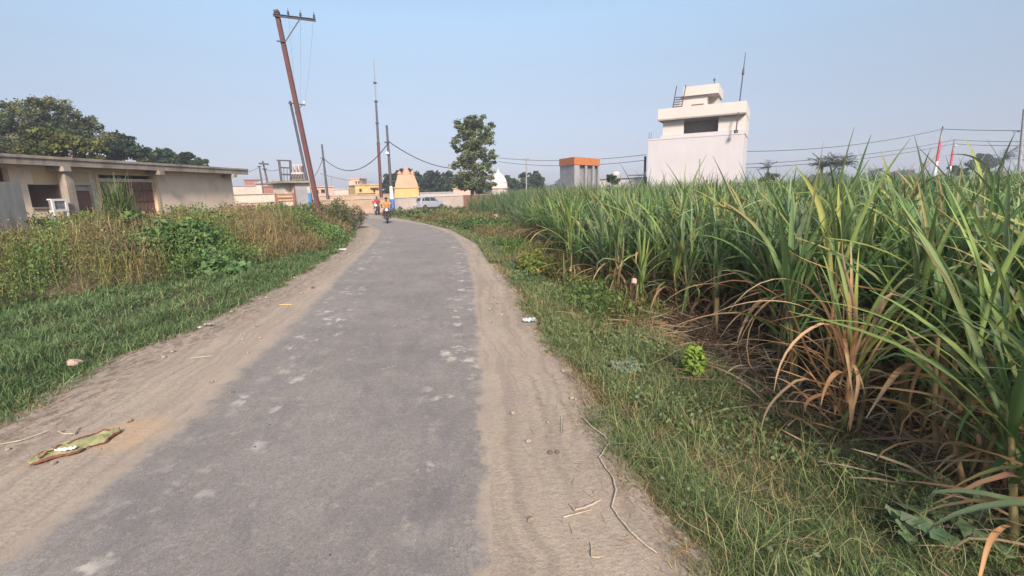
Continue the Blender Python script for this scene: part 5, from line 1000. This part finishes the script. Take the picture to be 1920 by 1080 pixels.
# tall reed clump by the house
q = G(243, 502); z = float(gz(q.x, q.y)); r = empty('reed_clump', (q.x, q.y, z), 0, 'tall feathery green reed clump standing in front of the house shutter', 'reed')
n = 420; B = np.zeros((n, 3)); B[:, :2] = rng.normal(size=(n, 2))*0.16; B[:, 2] = rng.random(n)*1.35
veg('leaves', [blades(B, U(0, 6.28, n), U(0.5, 1.1, n), U(0.02, 0.035, n), U(0.02, 0.35, n), U(0.1, 1.5, n), 6, pick([(0.12, 0.20, 0.05), (0.08, 0.15, 0.045), (0.2, 0.22, 0.08)], [3, 3, 1], n), None, 0, 0.7)], M_LEAF, r)
n = 46; B = np.zeros((n, 3)); B[:, :2] = rng.normal(size=(n, 2))*0.12
veg('stalks', [blades(B, U(0, 6.28, n), U(1.7, 2.45, n), np.full(n, 0.014), U(0.0, 0.12, n), U(0, 0.12, n), 5, pick([(0.16, 0.2, 0.07)], [1], n), pick([(0.33, 0.30, 0.2)], [1], n), 0, 0.1)], M_LEAF, r)
# tall dry stems before the red pole
q = G(535, 462); r = empty('dry_stem_clump', (q.x, q.y, float(gz(q.x, q.y))), 0, 'fan of pale dry stalks in the weeds left of the red pole', 'dry weed'); n = 60; B = np.zeros((n, 3)); B[:, :2] = rng.normal(size=(n, 2))*0.1
veg('stalks', [blades(B, U(0, 6.28, n), U(1.0, 1.9, n), np.full(n, 0.016), U(0.05, 0.6, n), U(0, 0.3, n), 5, pick([(0.35, 0.3, 0.15), (0.24, 0.22, 0.1)], [1, 1], n), None, 0, 0.1)], M_LEAF, r)
# ------------------------------------------------------------------ car, riders, litter
def skinned(name, joints, edges, mat, parent, sub=2, root=0):
    me = bpy.data.meshes.new(name); me.from_pydata([j[0] for j in joints], edges, []); o = bpy.data.objects.new(name, me); C.objects.link(o); o.parent = parent
    sk = o.modifiers.new('skin', 'SKIN'); sk.use_smooth_shade = True
    for k, v in enumerate(me.skin_vertices[0].data):
        r_ = joints[k][1]; v.radius = r_ if hasattr(r_, '__len__') else (r_, r_); v.use_root = (k == root)
    o.modifiers.new('sub', 'SUBSURF').levels = sub; o.modifiers['sub'].render_levels = sub
    me.materials.append(mat); return o
M_SKIN = painted('brown_skin', (0.22, 0.11, 0.065), (0.19, 0.095, 0.055), 4, 0.6, 0)
M_HAIR = painted('black_hair', (0.015, 0.012, 0.01), None, 20, 0.6, 0.3)
M_CHROME, _n, _b = newmat('chrome'); _b.inputs['Base Color'].default_value = (0.6, 0.6, 0.62, 1); _b.inputs['Metallic'].default_value = 1; _b.inputs['Roughness'].default_value = 0.25
M_LENS = painted('lamp_lens', (0.75, 0.76, 0.78), None, 3, 0.15, 0)
M_BLKP = painted('black_paint', (0.015, 0.015, 0.018), None, 3, 0.5, 0)
def torus(R_, r_, c, n=28, m=8):
    V = []; F = []
    for i in range(n):
        a = 2*math.pi*i/n
        for j in range(m):
            b = 2*math.pi*j/m; q = R_+r_*math.cos(b); V.append((c[0]+r_*math.sin(b), c[1]+q*math.cos(a), c[2]+q*math.sin(a)))
    for i in range(n):
        for j in range(m): F.append((i*m+j, ((i+1) % n)*m+j, ((i+1) % n)*m+(j+1) % m, i*m+(j+1) % m))
    return V, F
def motorcycle(p, rz, label, paint, cowl):
    r = empty('motorcycle', (p.x, p.y, 0.02), rz, label, 'motorcycle')
    for yc in (0.64, -0.62):
        w = mk('wheel', [torus(0.255, 0.045, (0, yc, 0.30), 28, 8)], M_BLACK, r, True)
        mk('rim', [torus(0.205, 0.016, (0, yc, 0.30), 24, 6)]+[tube([(-0.03, yc, 0.3), (0, yc+0.2*math.cos(a), 0.3+0.2*math.sin(a))], 0.005, 4) for a in np.linspace(0, 6.0, 12)]+[tube([(-0.07, yc, 0.3), (0.07, yc, 0.3)], 0.045, 10)], M_DARKMETAL, w)
    for sx in (-1, 1): mk('fork', [tube([(sx*0.085, 0.66, 0.30), (sx*0.085, 0.47, 0.72), (sx*0.085, 0.39, 0.95)], [0.025, 0.022, 0.022], 8)], M_DARKMETAL, r)
    mk('front_fender', [loft([[(x, 0.64+q*math.cos(a), 0.3+q*math.sin(a)) for x, q in ((-0.06, 0.30), (-0.04, 0.325), (0.04, 0.325), (0.06, 0.30))] for a in np.linspace(0.3, 2.9, 9)])], paint, r, True)
    hb = mk('handlebar', [tube([(-0.36, 0.30, 1.04), (-0.24, 0.35, 1.04), (-0.1, 0.4, 0.98), (0.1, 0.4, 0.98), (0.24, 0.35, 1.04), (0.36, 0.30, 1.04)], 0.014, 8)], M_BLKP, r)
    for sx in (-1, 1):
        mk('mirror', [tube([(sx*0.25, 0.36, 1.04), (sx*0.3, 0.34, 1.2)], 0.007, 6), lathe([(0.02, -0.015), (0.055, -0.01), (0.055, 0.01), (0.02, 0.015)], 12, (0, 0, 0)) and xf(lathe([(0.02, -0.015), (0.055, -0.01), (0.055, 0.01), (0.02, 0.015)], 12), Matrix.Translation((sx*0.33, 0.34, 1.22)) @ Matrix.Rotation(math.pi/2, 4, 'X'))], M_BLKP, r, True)
        mk('indicator', [tube([(sx*0.09, 0.45, 0.86), (sx*0.2, 0.45, 0.86)], [0.012, 0.028], 8)], M_ORANGE, r)
    mk('headlight_cowl', [loft([[(x*k, 0.44+d, 0.90+z*k) for x, z in ((-0.12, 0.08), (-0.13, -0.04), (-0.05, -0.13), (0.05, -0.13), (0.13, -0.04), (0.12, 0.08), (0.0, 0.14))] for d, k in ((-0.06, 0.75), (0.02, 1.0), (0.09, 0.85))])], cowl, r, True)
    mk('headlight', [xf(lathe([(0.085, 0), (0.08, 0.02), (0.04, 0.035)], 16), Matrix.Translation((0, 0.52, 0.89)) @ Matrix.Rotation(-math.pi/2, 4, 'X'))], M_LENS, r, True)
    mk('fuel_tank', [loft([[(x*w, y, 0.80+z*h) for x, z in ((-0.5, -0.5), (-0.62, 0.1), (-0.4, 0.75), (0, 1), (0.4, 0.75), (0.62, 0.1), (0.5, -0.5))] for y, w, h in ((0.32, 0.12, 0.1), (0.22, 0.26, 0.19), (0.05, 0.27, 0.18), (-0.12, 0.16, 0.1))])], paint, r, True)
    mk('seat', [loft([[(x*w, y, z+h) for x, h in ((-0.5, -0.05), (-0.5, 0.02), (-0.3, 0.05), (0.3, 0.05), (0.5, 0.02), (0.5, -0.05))] for y, w, z in ((-0.08, 0.18, 0.79), (-0.35, 0.26, 0.79), (-0.62, 0.22, 0.83), (-0.74, 0.12, 0.85))])], M_BLACK, r, True)
    mk('engine', [box(-0.13, 0.13, -0.16, 0.16, 0.28, 0.5), xf(lathe([(0.09, 0), (0.1, 0.04), (0.08, 0.06), (0.1, 0.1), (0.08, 0.12), (0.1, 0.16), (0.09, 0.2)], 12), Matrix.Translation((0, 0.1, 0.48)) @ Matrix.Rotation(-0.3, 4, 'X')), tube([(0, 0.42, 0.9), (0, 0.3, 0.4), (0, -0.1, 0.3)], 0.03, 8)], M_DARKMETAL, r)
    mk('exhaust', [tube([(0.1, 0.18, 0.45), (0.13, 0.2, 0.28), (0.15, -0.2, 0.25), (0.17, -0.75, 0.33)], [0.02, 0.02, 0.035, 0.045], 10)], M_CHROME, r, True)
    mk('rear_fender', [loft([[(x, y, z+h) for x, h in ((-0.08, -0.06), (-0.08, 0.03), (0.08, 0.03), (0.08, -0.06))] for y, z in ((-0.4, 0.72), (-0.75, 0.76), (-0.92, 0.62))])], paint, r)
    mk('foot_peg', [tube([(-0.28, 0.0, 0.33), (0.28, 0.0, 0.33)], 0.014, 6)], M_BLKP, r)
    mk('leg_guard', [tube([(-0.12, 0.28, 0.35), (-0.34, 0.3, 0.4), (-0.33, 0.3, 0.58), (-0.1, 0.3, 0.66)], 0.013, 6), tube([(0.12, 0.28, 0.35), (0.34, 0.3, 0.4), (0.33, 0.3, 0.58), (0.1, 0.3, 0.66)], 0.013, 6)], M_BLKP, r)
    return r
def rider(p, rz, label, shirt, trousers):
    r = empty('person', (p.x, p.y, 0.02), rz, label, 'person')
    J = [((0, -0.28, 0.88), 0.125), ((0, -0.27, 1.02), 0.12), ((0, -0.23, 1.20), 0.135), ((0, -0.19, 1.34), 0.115), ((0, -0.165, 1.42), 0.055), ((0, -0.14, 1.49), 0.06), ((0, -0.13, 1.57), 0.085), ((0, -0.135, 1.645), 0.07)]
    E = [(i, i+1) for i in range(7)]
    for sx in (-1, 1):
        n = len(J); J += [((sx*0.17, -0.19, 1.355), 0.062), ((sx*0.30, -0.08, 1.18), 0.045), ((sx*0.34, 0.13, 1.07), 0.036), ((sx*0.325, 0.24, 1.065), 0.028), ((sx*0.32, 0.285, 1.07), (0.032, 0.018))]
        E += [(3, n), (n, n+1), (n+1, n+2), (n+2, n+3), (n+3, n+4)]
        n = len(J); J += [((sx*0.10, -0.2, 0.86), 0.09), ((sx*0.21, 0.17, 0.84), 0.062), ((sx*0.2, 0.05, 0.52), 0.05), ((sx*0.2, -0.02, 0.40), 0.036), ((sx*0.205, 0.06, 0.36), 0.034), ((sx*0.21, 0.14, 0.355), 0.026)]
        E += [(0, n), (n, n+1), (n+1, n+2), (n+2, n+3), (n+3, n+4), (n+4, n+5)]
        for q in range(4):                                   # four fingers curled round the grip
            x = sx*(0.285+0.022*q); L = (0.9, 1.0, 0.96, 0.8)[q]; m = len(J)
            J += [((x, 0.30, 1.078), 0.009), ((x, 0.30+0.028*L, 1.066), 0.009), ((x, 0.30+0.034*L, 1.04), 0.008), ((x, 0.31, 1.022), 0.007)]; E += [(n-1, m), (m, m+1), (m+1, m+2), (m+2, m+3)]
        m = len(J); J += [((sx*0.275, 0.265, 1.05), 0.010), ((sx*0.265, 0.295, 1.028), 0.009)]; E += [(n-1, m), (m, m+1)]
    skinned('body', J, E, M_SKIN, r)
    J = [((0, -0.275, 0.93), 0.15), ((0, -0.265, 1.05), 0.145), ((0, -0.225, 1.22), 0.155), ((0, -0.19, 1.345), 0.128), ((0, -0.172, 1.395), 0.078)]; E = [(0, 1), (1, 2), (2, 3), (3, 4)]
    for sx in (-1, 1): n = len(J); J += [((sx*0.175, -0.19, 1.355), 0.078), ((sx*0.285, -0.10, 1.2), 0.064), ((sx*0.315, -0.02, 1.14), 0.055)]; E += [(3, n), (n, n+1), (n+1, n+2)]
    skinned('shirt', J, E, shirt, r)
    J = [((0, -0.28, 0.89), 0.145)]; E = []
    for sx in (-1, 1): n = len(J); J += [((sx*0.105, -0.18, 0.87), 0.105), ((sx*0.212, 0.16, 0.845), 0.078), ((sx*0.202, 0.06, 0.55), 0.064), ((sx*0.2, 0.0, 0.43), 0.056)]; E += [(0, n), (n, n+1), (n+1, n+2), (n+2, n+3)]
    skinned('trousers', J, E, trousers, r)
    mk('hair', [lathe([(0.098, 0.0), (0.102, 0.04), (0.09, 0.085), (0.05, 0.118), (0.01, 0.125)], 14, (0, -0.145, 1.60))], M_HAIR, r, True)
    mk('nose', [loft([[(-0.012, -0.045, 1.585), (0.012, -0.045, 1.585), (0, -0.042, 1.59)], [(-0.018, -0.022, 1.555), (0.018, -0.022, 1.555), (0, -0.05, 1.545)]])], M_SKIN, r)
    for sx in (-1, 1):
        mk('eye', [lathe([(0.004, -0.006), (0.011, 0), (0.004, 0.006)], 8, (sx*0.032, -0.047, 1.588))], M_BLKP, r)
        mk('ear', [box(sx*0.085-0.008, sx*0.085+0.008, -0.155, -0.125, 1.55, 1.60)], M_SKIN, r)
        mk('shoe', [loft([[(sx*0.205+x, y, z+0.30) for x, z in ((-w, 0), (-w, h), (w, h), (w, 0))] for y, w, h in ((-0.06, 0.035, 0.07), (0.02, 0.042, 0.09), (0.12, 0.044, 0.055), (0.2, 0.03, 0.035))])], M_BLKP, r, True)
    mk('mouth', [box(-0.022, 0.022, -0.052, -0.045, 1.528, 1.534)], M_RED, r)
    return r
M_SAFF = painted('saffron_cloth', (0.62, 0.27, 0.05), (0.5, 0.2, 0.05), 8, 0.9, 0.3); M_REDC = painted('red_cloth', (0.42, 0.03, 0.045), (0.32, 0.02, 0.03), 8, 0.9, 0.3)
M_TRO = painted('dark_trousers', (0.05, 0.05, 0.06), None, 8, 0.9, 0.2)
b1 = G(727, 418.5); yaw = math.atan2(b1.x, -b1.y)
f1 = math.pi+0.22
motorcycle(b1, f1, 'black motorcycle coming along the road towards the viewer', M_BLKP, M_GREYPOLE); rider(b1, f1, 'person in a saffron shirt riding the nearer black motorcycle', M_SAFF, M_TRO)
b3 = G(708, 403.0); f2 = math.pi+0.05
motorcycle(b3, f2, 'motorcycle with white front cowl further back at the junction', M_GREYPOLE, M_WHITE); rider(b3, f2, 'person in a red shirt riding the farther motorcycle', M_REDC, M_TRO)
# silver hatchback seen from its rear right side
M_SILV = painted('silver_car_paint', (0.45, 0.48, 0.54), (0.43, 0.46, 0.52), 1, 0.3, 0, metal=0.35)
cp = AT(803, 57); th = R(46); car = empty('parked_car', (cp.x, cp.y, 0.03), th, 'silver hatchback parked in front of the pale wall, tail towards the viewer', 'car')
# profile sections along x (forward), half widths and heights
S = [(-1.80, 0.62, 0.38, 0.85, 0.60), (-1.84, 0.76, 0.28, 0.93, 0.70), (-1.6, 0.83, 0.22, 1.0, 0.78), (-0.9, 0.85, 0.20, 1.0, 0.80), (0.2, 0.85, 0.20, 0.98, 0.80), (0.9, 0.84, 0.20, 0.95, 0.78), (1.5, 0.80, 0.22, 0.84, 0.72), (1.82, 0.66, 0.30, 0.66, 0.55), (1.88, 0.5, 0.4, 0.58, 0.4)]
mk('body', [loft([[(x, -hw, zb+0.1), (x, -hw, (zb+zt)/2), (x, -hw*0.97, zt-0.08), (x, -wt, zt), (x, wt, zt), (x, hw*0.97, zt-0.08), (x, hw, (zb+zt)/2), (x, hw, zb+0.1), (x, hw*0.8, zb), (x, -hw*0.8, zb)] for x, hw, zb, zt, wt in S])], M_SILV, car, True)
cab = [(-1.72, 0.72, 0.96, 0.98), (-1.5, 0.66, 0.96, 1.38), (-1.1, 0.62, 0.96, 1.50), (-0.3, 0.62, 0.96, 1.53), (0.25, 0.62, 0.96, 1.47), (0.95, 0.70, 0.94, 0.97)]
mk('roof', [loft([[(x, -0.78, zb-0.02), (x, -hw, zt-0.03), (x, -hw*0.85, zt), (x, hw*0.85, zt), (x, hw, zt-0.03), (x, 0.78, zb-0.02)] for x, hw, zb, zt in cab])], M_SILV, car, True)
for sy in (-1, 1):
    def wp(x, z): return (x, sy*(0.795-(z-0.94)*0.28), z)
    for quad in ([(-0.28, 0.99), (0.62, 0.99), (0.22, 1.40), (-0.28, 1.44)], [(-1.12, 0.99), (-0.35, 0.99), (-0.35, 1.44), (-1.05, 1.42)], [(-1.5, 1.02), (-1.18, 1.0), (-1.12, 1.40), (-1.36, 1.34)]):
        a_ = [wp(*q) for q in quad]; b_ = [(x, y-sy*0.03, z) for x, y, z in a_]; mk('window', [loft([a_, b_])], M_GLASS, car)
    mk('mirror', [box(0.5, 0.62, min(sy*0.84, sy*1.0), max(sy*0.84, sy*1.0), 0.96, 1.08)], M_SILV, car, bevel=0.02)
    mk('tail_light', [loft([[(-1.78, sy*0.58, 0.72), (-1.78, sy*0.58, 0.95), (-1.84, sy*0.70, 0.95), (-1.86, sy*0.70, 0.72)], [(-1.5, sy*0.842, 0.74), (-1.5, sy*0.83, 0.94), (-1.52, sy*0.845, 0.94), (-1.52, sy*0.85, 0.74)]])], M_RED, car)
    mk('headlight', [box(1.55, 1.80, min(sy*0.5, sy*0.74), max(sy*0.5, sy*0.74), 0.6, 0.74)], M_LENS, car, bevel=0.02)
    mk('door_handle', [box(-0.6, -0.45, min(sy*0.85, sy*0.875), max(sy*0.85, sy*0.875), 0.84, 0.87), box(0.15, 0.3, min(sy*0.85, sy*0.875), max(sy*0.85, sy*0.875), 0.84, 0.87)], M_SILV, car)
    for xw in (-1.18, 1.18):
        w = mk('wheel', [xf(lathe([(0.19, -0.09), (0.29, -0.09), (0.31, -0.05), (0.31, 0.05), (0.29, 0.09), (0.19, 0.09)], 22), Matrix.Translation((xw, sy*0.78, 0.29)) @ Matrix.Rotation(math.pi/2, 4, 'X'))], M_BLACK, car, True)
        mk('rim', [xf(lathe([(0.05, -0.02), (0.19, 0.0), (0.19, 0.02), (0.06, 0.03)], 14), Matrix.Translation((xw, sy*0.86, 0.29)) @ Matrix.Rotation(-sy*math.pi/2, 4, 'X'))], M_CHROME, w, True)
a_ = [(-1.735, -0.62, 1.03), (-1.735, 0.62, 1.03), (-1.545, 0.56, 1.36), (-1.545, -0.56, 1.36)]; mk('rear_window', [loft([[(x-0.03, y, z) for x, y, z in a_], [(x+0.02, y, z) for x, y, z in a_]])], M_GLASS, car)
a_ = [(0.90, -0.64, 1.0), (0.90, 0.64, 1.0), (0.33, 0.56, 1.43), (0.33, -0.56, 1.43)]; mk('windscreen', [loft([[(x+0.04, y, z+0.03) for x, y, z in a_], [(x, y, z) for x, y, z in a_]])], M_GLASS, car)
mk('rear_bumper', [loft([[(x, y, z) for x, z in ((-1.7, 0.28), (-1.9, 0.32), (-1.92, 0.52), (-1.8, 0.56))] for y in (-0.72, -0.3, 0.3, 0.72)])], M_SILV, car, True); mk('number_plate', [box(-1.925, -1.90, -0.25, 0.25, 0.60, 0.70)], M_WHITE, car)
# ---- things lying about
def rock(name, label, px, py, s, mat, cat='stone', group=None, flat=0.7):
    q = G(px, py); bm = lathe([(0.35*s, 0), (0.5*s, 0.12*s), (0.48*s, 0.4*s*flat), (0.3*s, 0.62*s*flat), (0.1*s, 0.7*s*flat)], 9, (0, 0, -0.06*s)); V = [(p.x*(1+0.25*math.sin(7*p.y/s+px)), p.y*(1+0.2*math.sin(9*p.x/s+py)), p.z*(1+0.2*math.sin(5*p.x/s))) for p in bm[0]]
    o = mk(name, [(V, bm[1])], mat); o.location = (q.x, q.y, max(0.012, float(gz(q.x, q.y)))); o.rotation_euler = (0, 0, px); return tag(o, label, cat, group)
M_PINKST = painted('pinkish_stone', (0.46, 0.33, 0.27), (0.38, 0.27, 0.22), 9, 0.9, 0.5)
o = rock('stone', 'pinkish stone lying in the grass on the left bank', 142, 694, 0.15, M_PINKST); o.location.z += 0.06
for px, py, s, lb in ((288, 438, 0.5, 'left brick lump of the rubble heap in the weeds'), (318, 436, 0.55, 'middle and largest brick lump of the rubble heap in the weeds'), (342, 434, 0.4, 'right brick lump of the rubble heap in the weeds')):
    o = rock('brick_rubble', lb, px, 515, s, painted('broken_brick', (0.42, 0.16, 0.08), (0.33, 0.12, 0.07), 6, 0.95, 0.6), 'brick', 'brick rubble in the weeds'); o.scale = (1, 1, 3.0*0.5/s)
rock('stone', 'small white stone at the foot of the leaning red pole', 601, 428, 0.35, M_WHITE).location.z = 0.45
for px, py, s, lb in ((478, 842, 0.018, 'tiny dark pebble on the asphalt left of centre'), (507, 800, 0.018, 'tiny dark pebble on the asphalt behind the first dark pebble'), (704, 592, 0.03, 'dark pebble in the middle of the asphalt'), (586, 541, 0.05, 'dark pebble on the sandy left shoulder'), (620, 1046, 0.016, 'tiny reddish pebble low on the asphalt'), (1032, 852, 0.03, 'small dark clod on the right sandy shoulder'), (1045, 851, 0.025, 'small dark clod just right of another on the sand'), (438, 738, 0.03, 'dark pebble at the left asphalt edge')):
    rock('pebble', lb, px, py, s*1.4, M_BARK if s > 0.02 else M_DARKMETAL, 'pebble', 'pebbles on the road')
for i in range(60):
    y = random.uniform(1.8, 12); sd = random.random()
    x = random.uniform(float(SL(y)), float(RL(y))) if sd < 0.5 else random.uniform(float(RR(y))+0.1, float(SR(y)))
    if i == 0: base_p = mk('pebble', [lathe([(0.006, -0.002), (0.012, 0.003), (0.009, 0.010), (0.003, 0.012)], 7)], M_SAND); o = base_p
    else: o = base_p.copy(); C.objects.link(o)
    o.location = (x, y, 0.006); s = random.uniform(0.6, 1.8)*(1+y/10); o.scale = (s, s*random.uniform(.7, 1.2), s); o.rotation_euler = (0, 0, random.uniform(0, 6)); tag(o, 'small sand coloured pebble on the dirt shoulder', 'pebble', 'sand coloured pebbles on the shoulders')
# discarded cloth, crumpled: a folded sheet with thickness
q = G(140, 845); cl = empty('discarded_cloth', (q.x, q.y, 0.012), 0.0, 'crumpled yellow green cloth with maroon border lying on the sand', 'cloth')
P = [G(52, 876), G(100, 838), G(130, 822), G(222, 808), G(226, 820), G(175, 838), G(128, 856), G(75, 872)]
e0, e1 = G(55, 876), G(226, 812); ax_ = (e1-e0); nu, nv = 60, 22
def cloth(u, v):
    up = (0.0, 0.25, 0.45, 0.75, 1.0); wd = (0.06, 0.34, 0.36, 0.30, 0.06); cc = (0.0, 0.05, 0.02, 0.0, 0.0)
    w = np.interp(u, up, wd); c_ = np.interp(u, up, cc); p = e0+ax_*u; nrm_ = Vector((-ax_.y, ax_.x, 0)).normalized(); p = p+nrm_*(c_+(v-0.5)*w*0.8*(1+0.15*math.sin(u*19)))
    h = 0.004+0.013*abs(math.sin(v*11+u*3))**1.5+0.007*math.sin(u*9+v*4)**2+0.012*(math.sin(v*19-u*4)**4)+0.014*abs(noise.noise(Vector((u*14, v*5, 0))))+0.008*abs(noise.noise(Vector((u*37, v*13, 3))))
    return Vector((p.x, p.y, h*(0.25+1.2*math.sin(math.pi*min(max(v, 0.02), 0.98))**0.5)))-Vector((q.x, q.y, 0.008))
M_CLOTH = painted('yellow_green_cloth', (0.32, 0.31, 0.15), (0.20, 0.21, 0.11), 9, 0.95, 0.3); M_CLB = painted('maroon_border', (0.22, 0.07, 0.05), (0.15, 0.06, 0.05), 9, 0.95, 0.3)
def grid(fn, us, vs_):
    V = [fn(u, v) for u in us for v in vs_]; m = len(vs_); return V, [(i*m+j, (i+1)*m+j, (i+1)*m+j+1, i*m+j+1) for i in range(len(us)-1) for j in range(m-1)]
def solid(o, t=0.004):
    s = o.modifiers.new('thick', 'SOLIDIFY'); s.thickness = t; return o
solid(mk('sheet', [grid(cloth, np.linspace(0, 1, nu), np.linspace(0.13, 0.87, nv))], M_CLOTH, cl, True))
solid(mk('border', [grid(cloth, np.linspace(0, 1, nu), np.linspace(0.05, 0.125, 4))], M_CLB, cl, True)); solid(mk('border', [grid(cloth, np.linspace(0, 1, nu), np.linspace(0.875, 0.94, 4))], M_CLB, cl, True))
mk('cord', [tube([cloth(u, 0.5+0.35*math.sin(u*4-1))+Vector((0, 0, 0.012)) for u in np.linspace(0.1, 0.95, 30)], 0.006, 6)], M_CLB, cl, True)
def crumple(name, label, px, py, w, l, h, mat, cat, seed=0, rz=0):
    q = G(px, py)
    def fn(u, v): return Vector(((u-0.5)*l+0.1*l*math.sin(v*8+seed), (v-0.5)*w+0.12*w*math.sin(u*9+seed), h*(0.15+abs(math.sin(u*11+seed)*math.cos(v*9+seed*2)))))
    o = mk(name, [grid(fn, np.linspace(0, 1, 14), np.linspace(0, 1, 10))], mat, None, True); solid(o, 0.002); o.location = (q.x, q.y, 0.012); o.rotation_euler = (0, 0, rz); return tag(o, label, cat)
crumple('paper_scrap', 'white paper scrap lying on the yellow green cloth', 125, 854, 0.04, 0.12, 0.02, M_WHITE, 'litter', 1, 0.3).location.z = 0.045
crumple('plastic_wrapper', 'crumpled silver white wrapper at the edge of the right shoulder', 993, 604, 0.13, 0.2, 0.05, painted('foil', (0.55, 0.6, 0.62), (0.25, 0.35, 0.4), 14, 0.4, 0.1), 'litter', 2)
crumple('plastic_wrapper', 'small grey wrapper by the grass on the left shoulder', 392, 612, 0.08, 0.14, 0.04, M_GREYPOLE, 'litter', 3)
crumple('plastic_wrapper', 'tiny white scrap in the grass edge left of the grey wrapper', 374, 617, 0.04, 0.06, 0.03, M_WHITE, 'litter', 4)
crumple('plastic_wrapper', 'thin yellow scrap lying on the left shoulder farther up', 535, 573, 0.04, 0.22, 0.01, M_YELL, 'litter', 5)
crumple('plastic_wrapper', 'pale scrap at the left grass edge near the red pole', 642, 470, 0.12, 0.25, 0.06, M_WHITE, 'litter', 6)
M_TWIG = painted('pale_dry_stem', (0.52, 0.46, 0.38), (0.38, 0.3, 0.22), 20, 0.8, 0.4)
def twig(label, px, rad=0.006, extra=None, name='twig', mat=None):
    P = [G(*p) for p in px]; c0 = P[0].copy(); L = [p-c0+Vector((0, 0, rad+0.004+0.008*math.sin(i*2.1)**2)) for i, p in enumerate(P)]
    F = [];
    for i in range(len(L)-1):
        for k in range(4): F.append(L[i].lerp(L[i+1], k/4)+Vector((random.uniform(-1, 1)*rad*0.5, random.uniform(-1, 1)*rad*0.5, 0)))
    F.append(L[-1]); parts = [tube(F, [rad*random.uniform(0.8, 1.15) for _ in F[:-1]]+[rad*0.5], 7)]
    for e_ in (extra or []): parts.append(tube([G(*e_[0])-c0+Vector((0, 0, rad)), G(*e_[1])-c0+Vector((0, 0, rad+0.006))], [rad*0.8, rad*0.4], 6))
    o = mk(name, parts, mat or M_TWIG, None, True); o.location = (c0.x, c0.y, 0.006); return tag(o, label, 'twig')
twig('long winding pale stem on the right shoulder beside the grass', [(1092, 785), (1110, 805), (1132, 820), (1143, 832), (1135, 845), (1124, 862), (1135, 880), (1150, 900), (1155, 925), (1147, 955), (1160, 975), (1180, 1000), (1205, 1022), (1232, 1043)], 0.0055)
twig('bent pale stem left of the long winding stem', [(1070, 950), (1078, 962), (1095, 958), (1126, 942)], 0.006, [((1056, 973), (1110, 960))])
twig('small forked stem low on the right shoulder', [(1108, 1022), (1110, 1050), (1125, 1052)], 0.004, [((1110, 1046), (1130, 1048))])
twig('pair of thin straws upper right on the sandy shoulder', [(1052, 782), (1052, 815)], 0.003, [((1057, 782), (1055, 818))])
twig('white curved stem behind the yellow green cloth', [(110, 812), (122, 818), (140, 818), (150, 804)], 0.006)
twig('reddish straw lying left of the yellow green cloth', [(-10, 838), (40, 830), (90, 812)], 0.004)
twig('thin yellow straw on the left shoulder, halfway up', [(358, 674), (400, 670)], 0.005)
n = 900; y = U(1.7, 13, n); x = SL(y)+rng.random(n)**1.6*1.1-0.1; n2 = 500; y2 = U(1.0, 9, n2); x2 = SR(y2)-rng.random(n2)**1.8*0.6; x = np.concatenate([x, x2]); y = np.concatenate([y, y2]); k = vis(x, y); x, y = x[k], y[k]; n = len(x)
B = np.stack([x, y, np.full(n, 0.012)], 1)
tag(veg('shoulder_litter', [blades(B, U(0, 6.28, n), U(0.02, 0.14, n), U(0.002, 0.006, n), U(1.45, 1.6, n), U(-0.1, 0.1, n), 2, pick([DRYP, (0.28, 0.2, 0.13), (0.2, 0.15, 0.1)], [2, 2, 1], n), None, 0, 0.2, 1.0)], M_DRY), 'bits of straw and dead grass scattered on the dirt shoulders', 'straw', kind='stuff')
# ------------------------------------------------------------------ the air
mh = bpy.data.materials.new('haze'); mh.use_nodes = True; nt = mh.node_tree; nt.nodes.clear()
pv_ = nn(nt, 'ShaderNodeVolumePrincipled'); pv_.inputs['Color'].default_value = (0.80, 0.86, 1.0, 1); pv_.inputs['Density'].default_value = 0.0015; pv_.inputs['Anisotropy'].default_value = 0.1
om = nn(nt, 'ShaderNodeOutputMaterial'); nt.links.new(pv_.outputs[0], om.inputs['Volume'])
tag(mk('haze', [box(-700, 700, -60, 700, -1.6, 22)], mh), 'thin pale haze softening the far side of the fields', 'haze', kind='stuff')
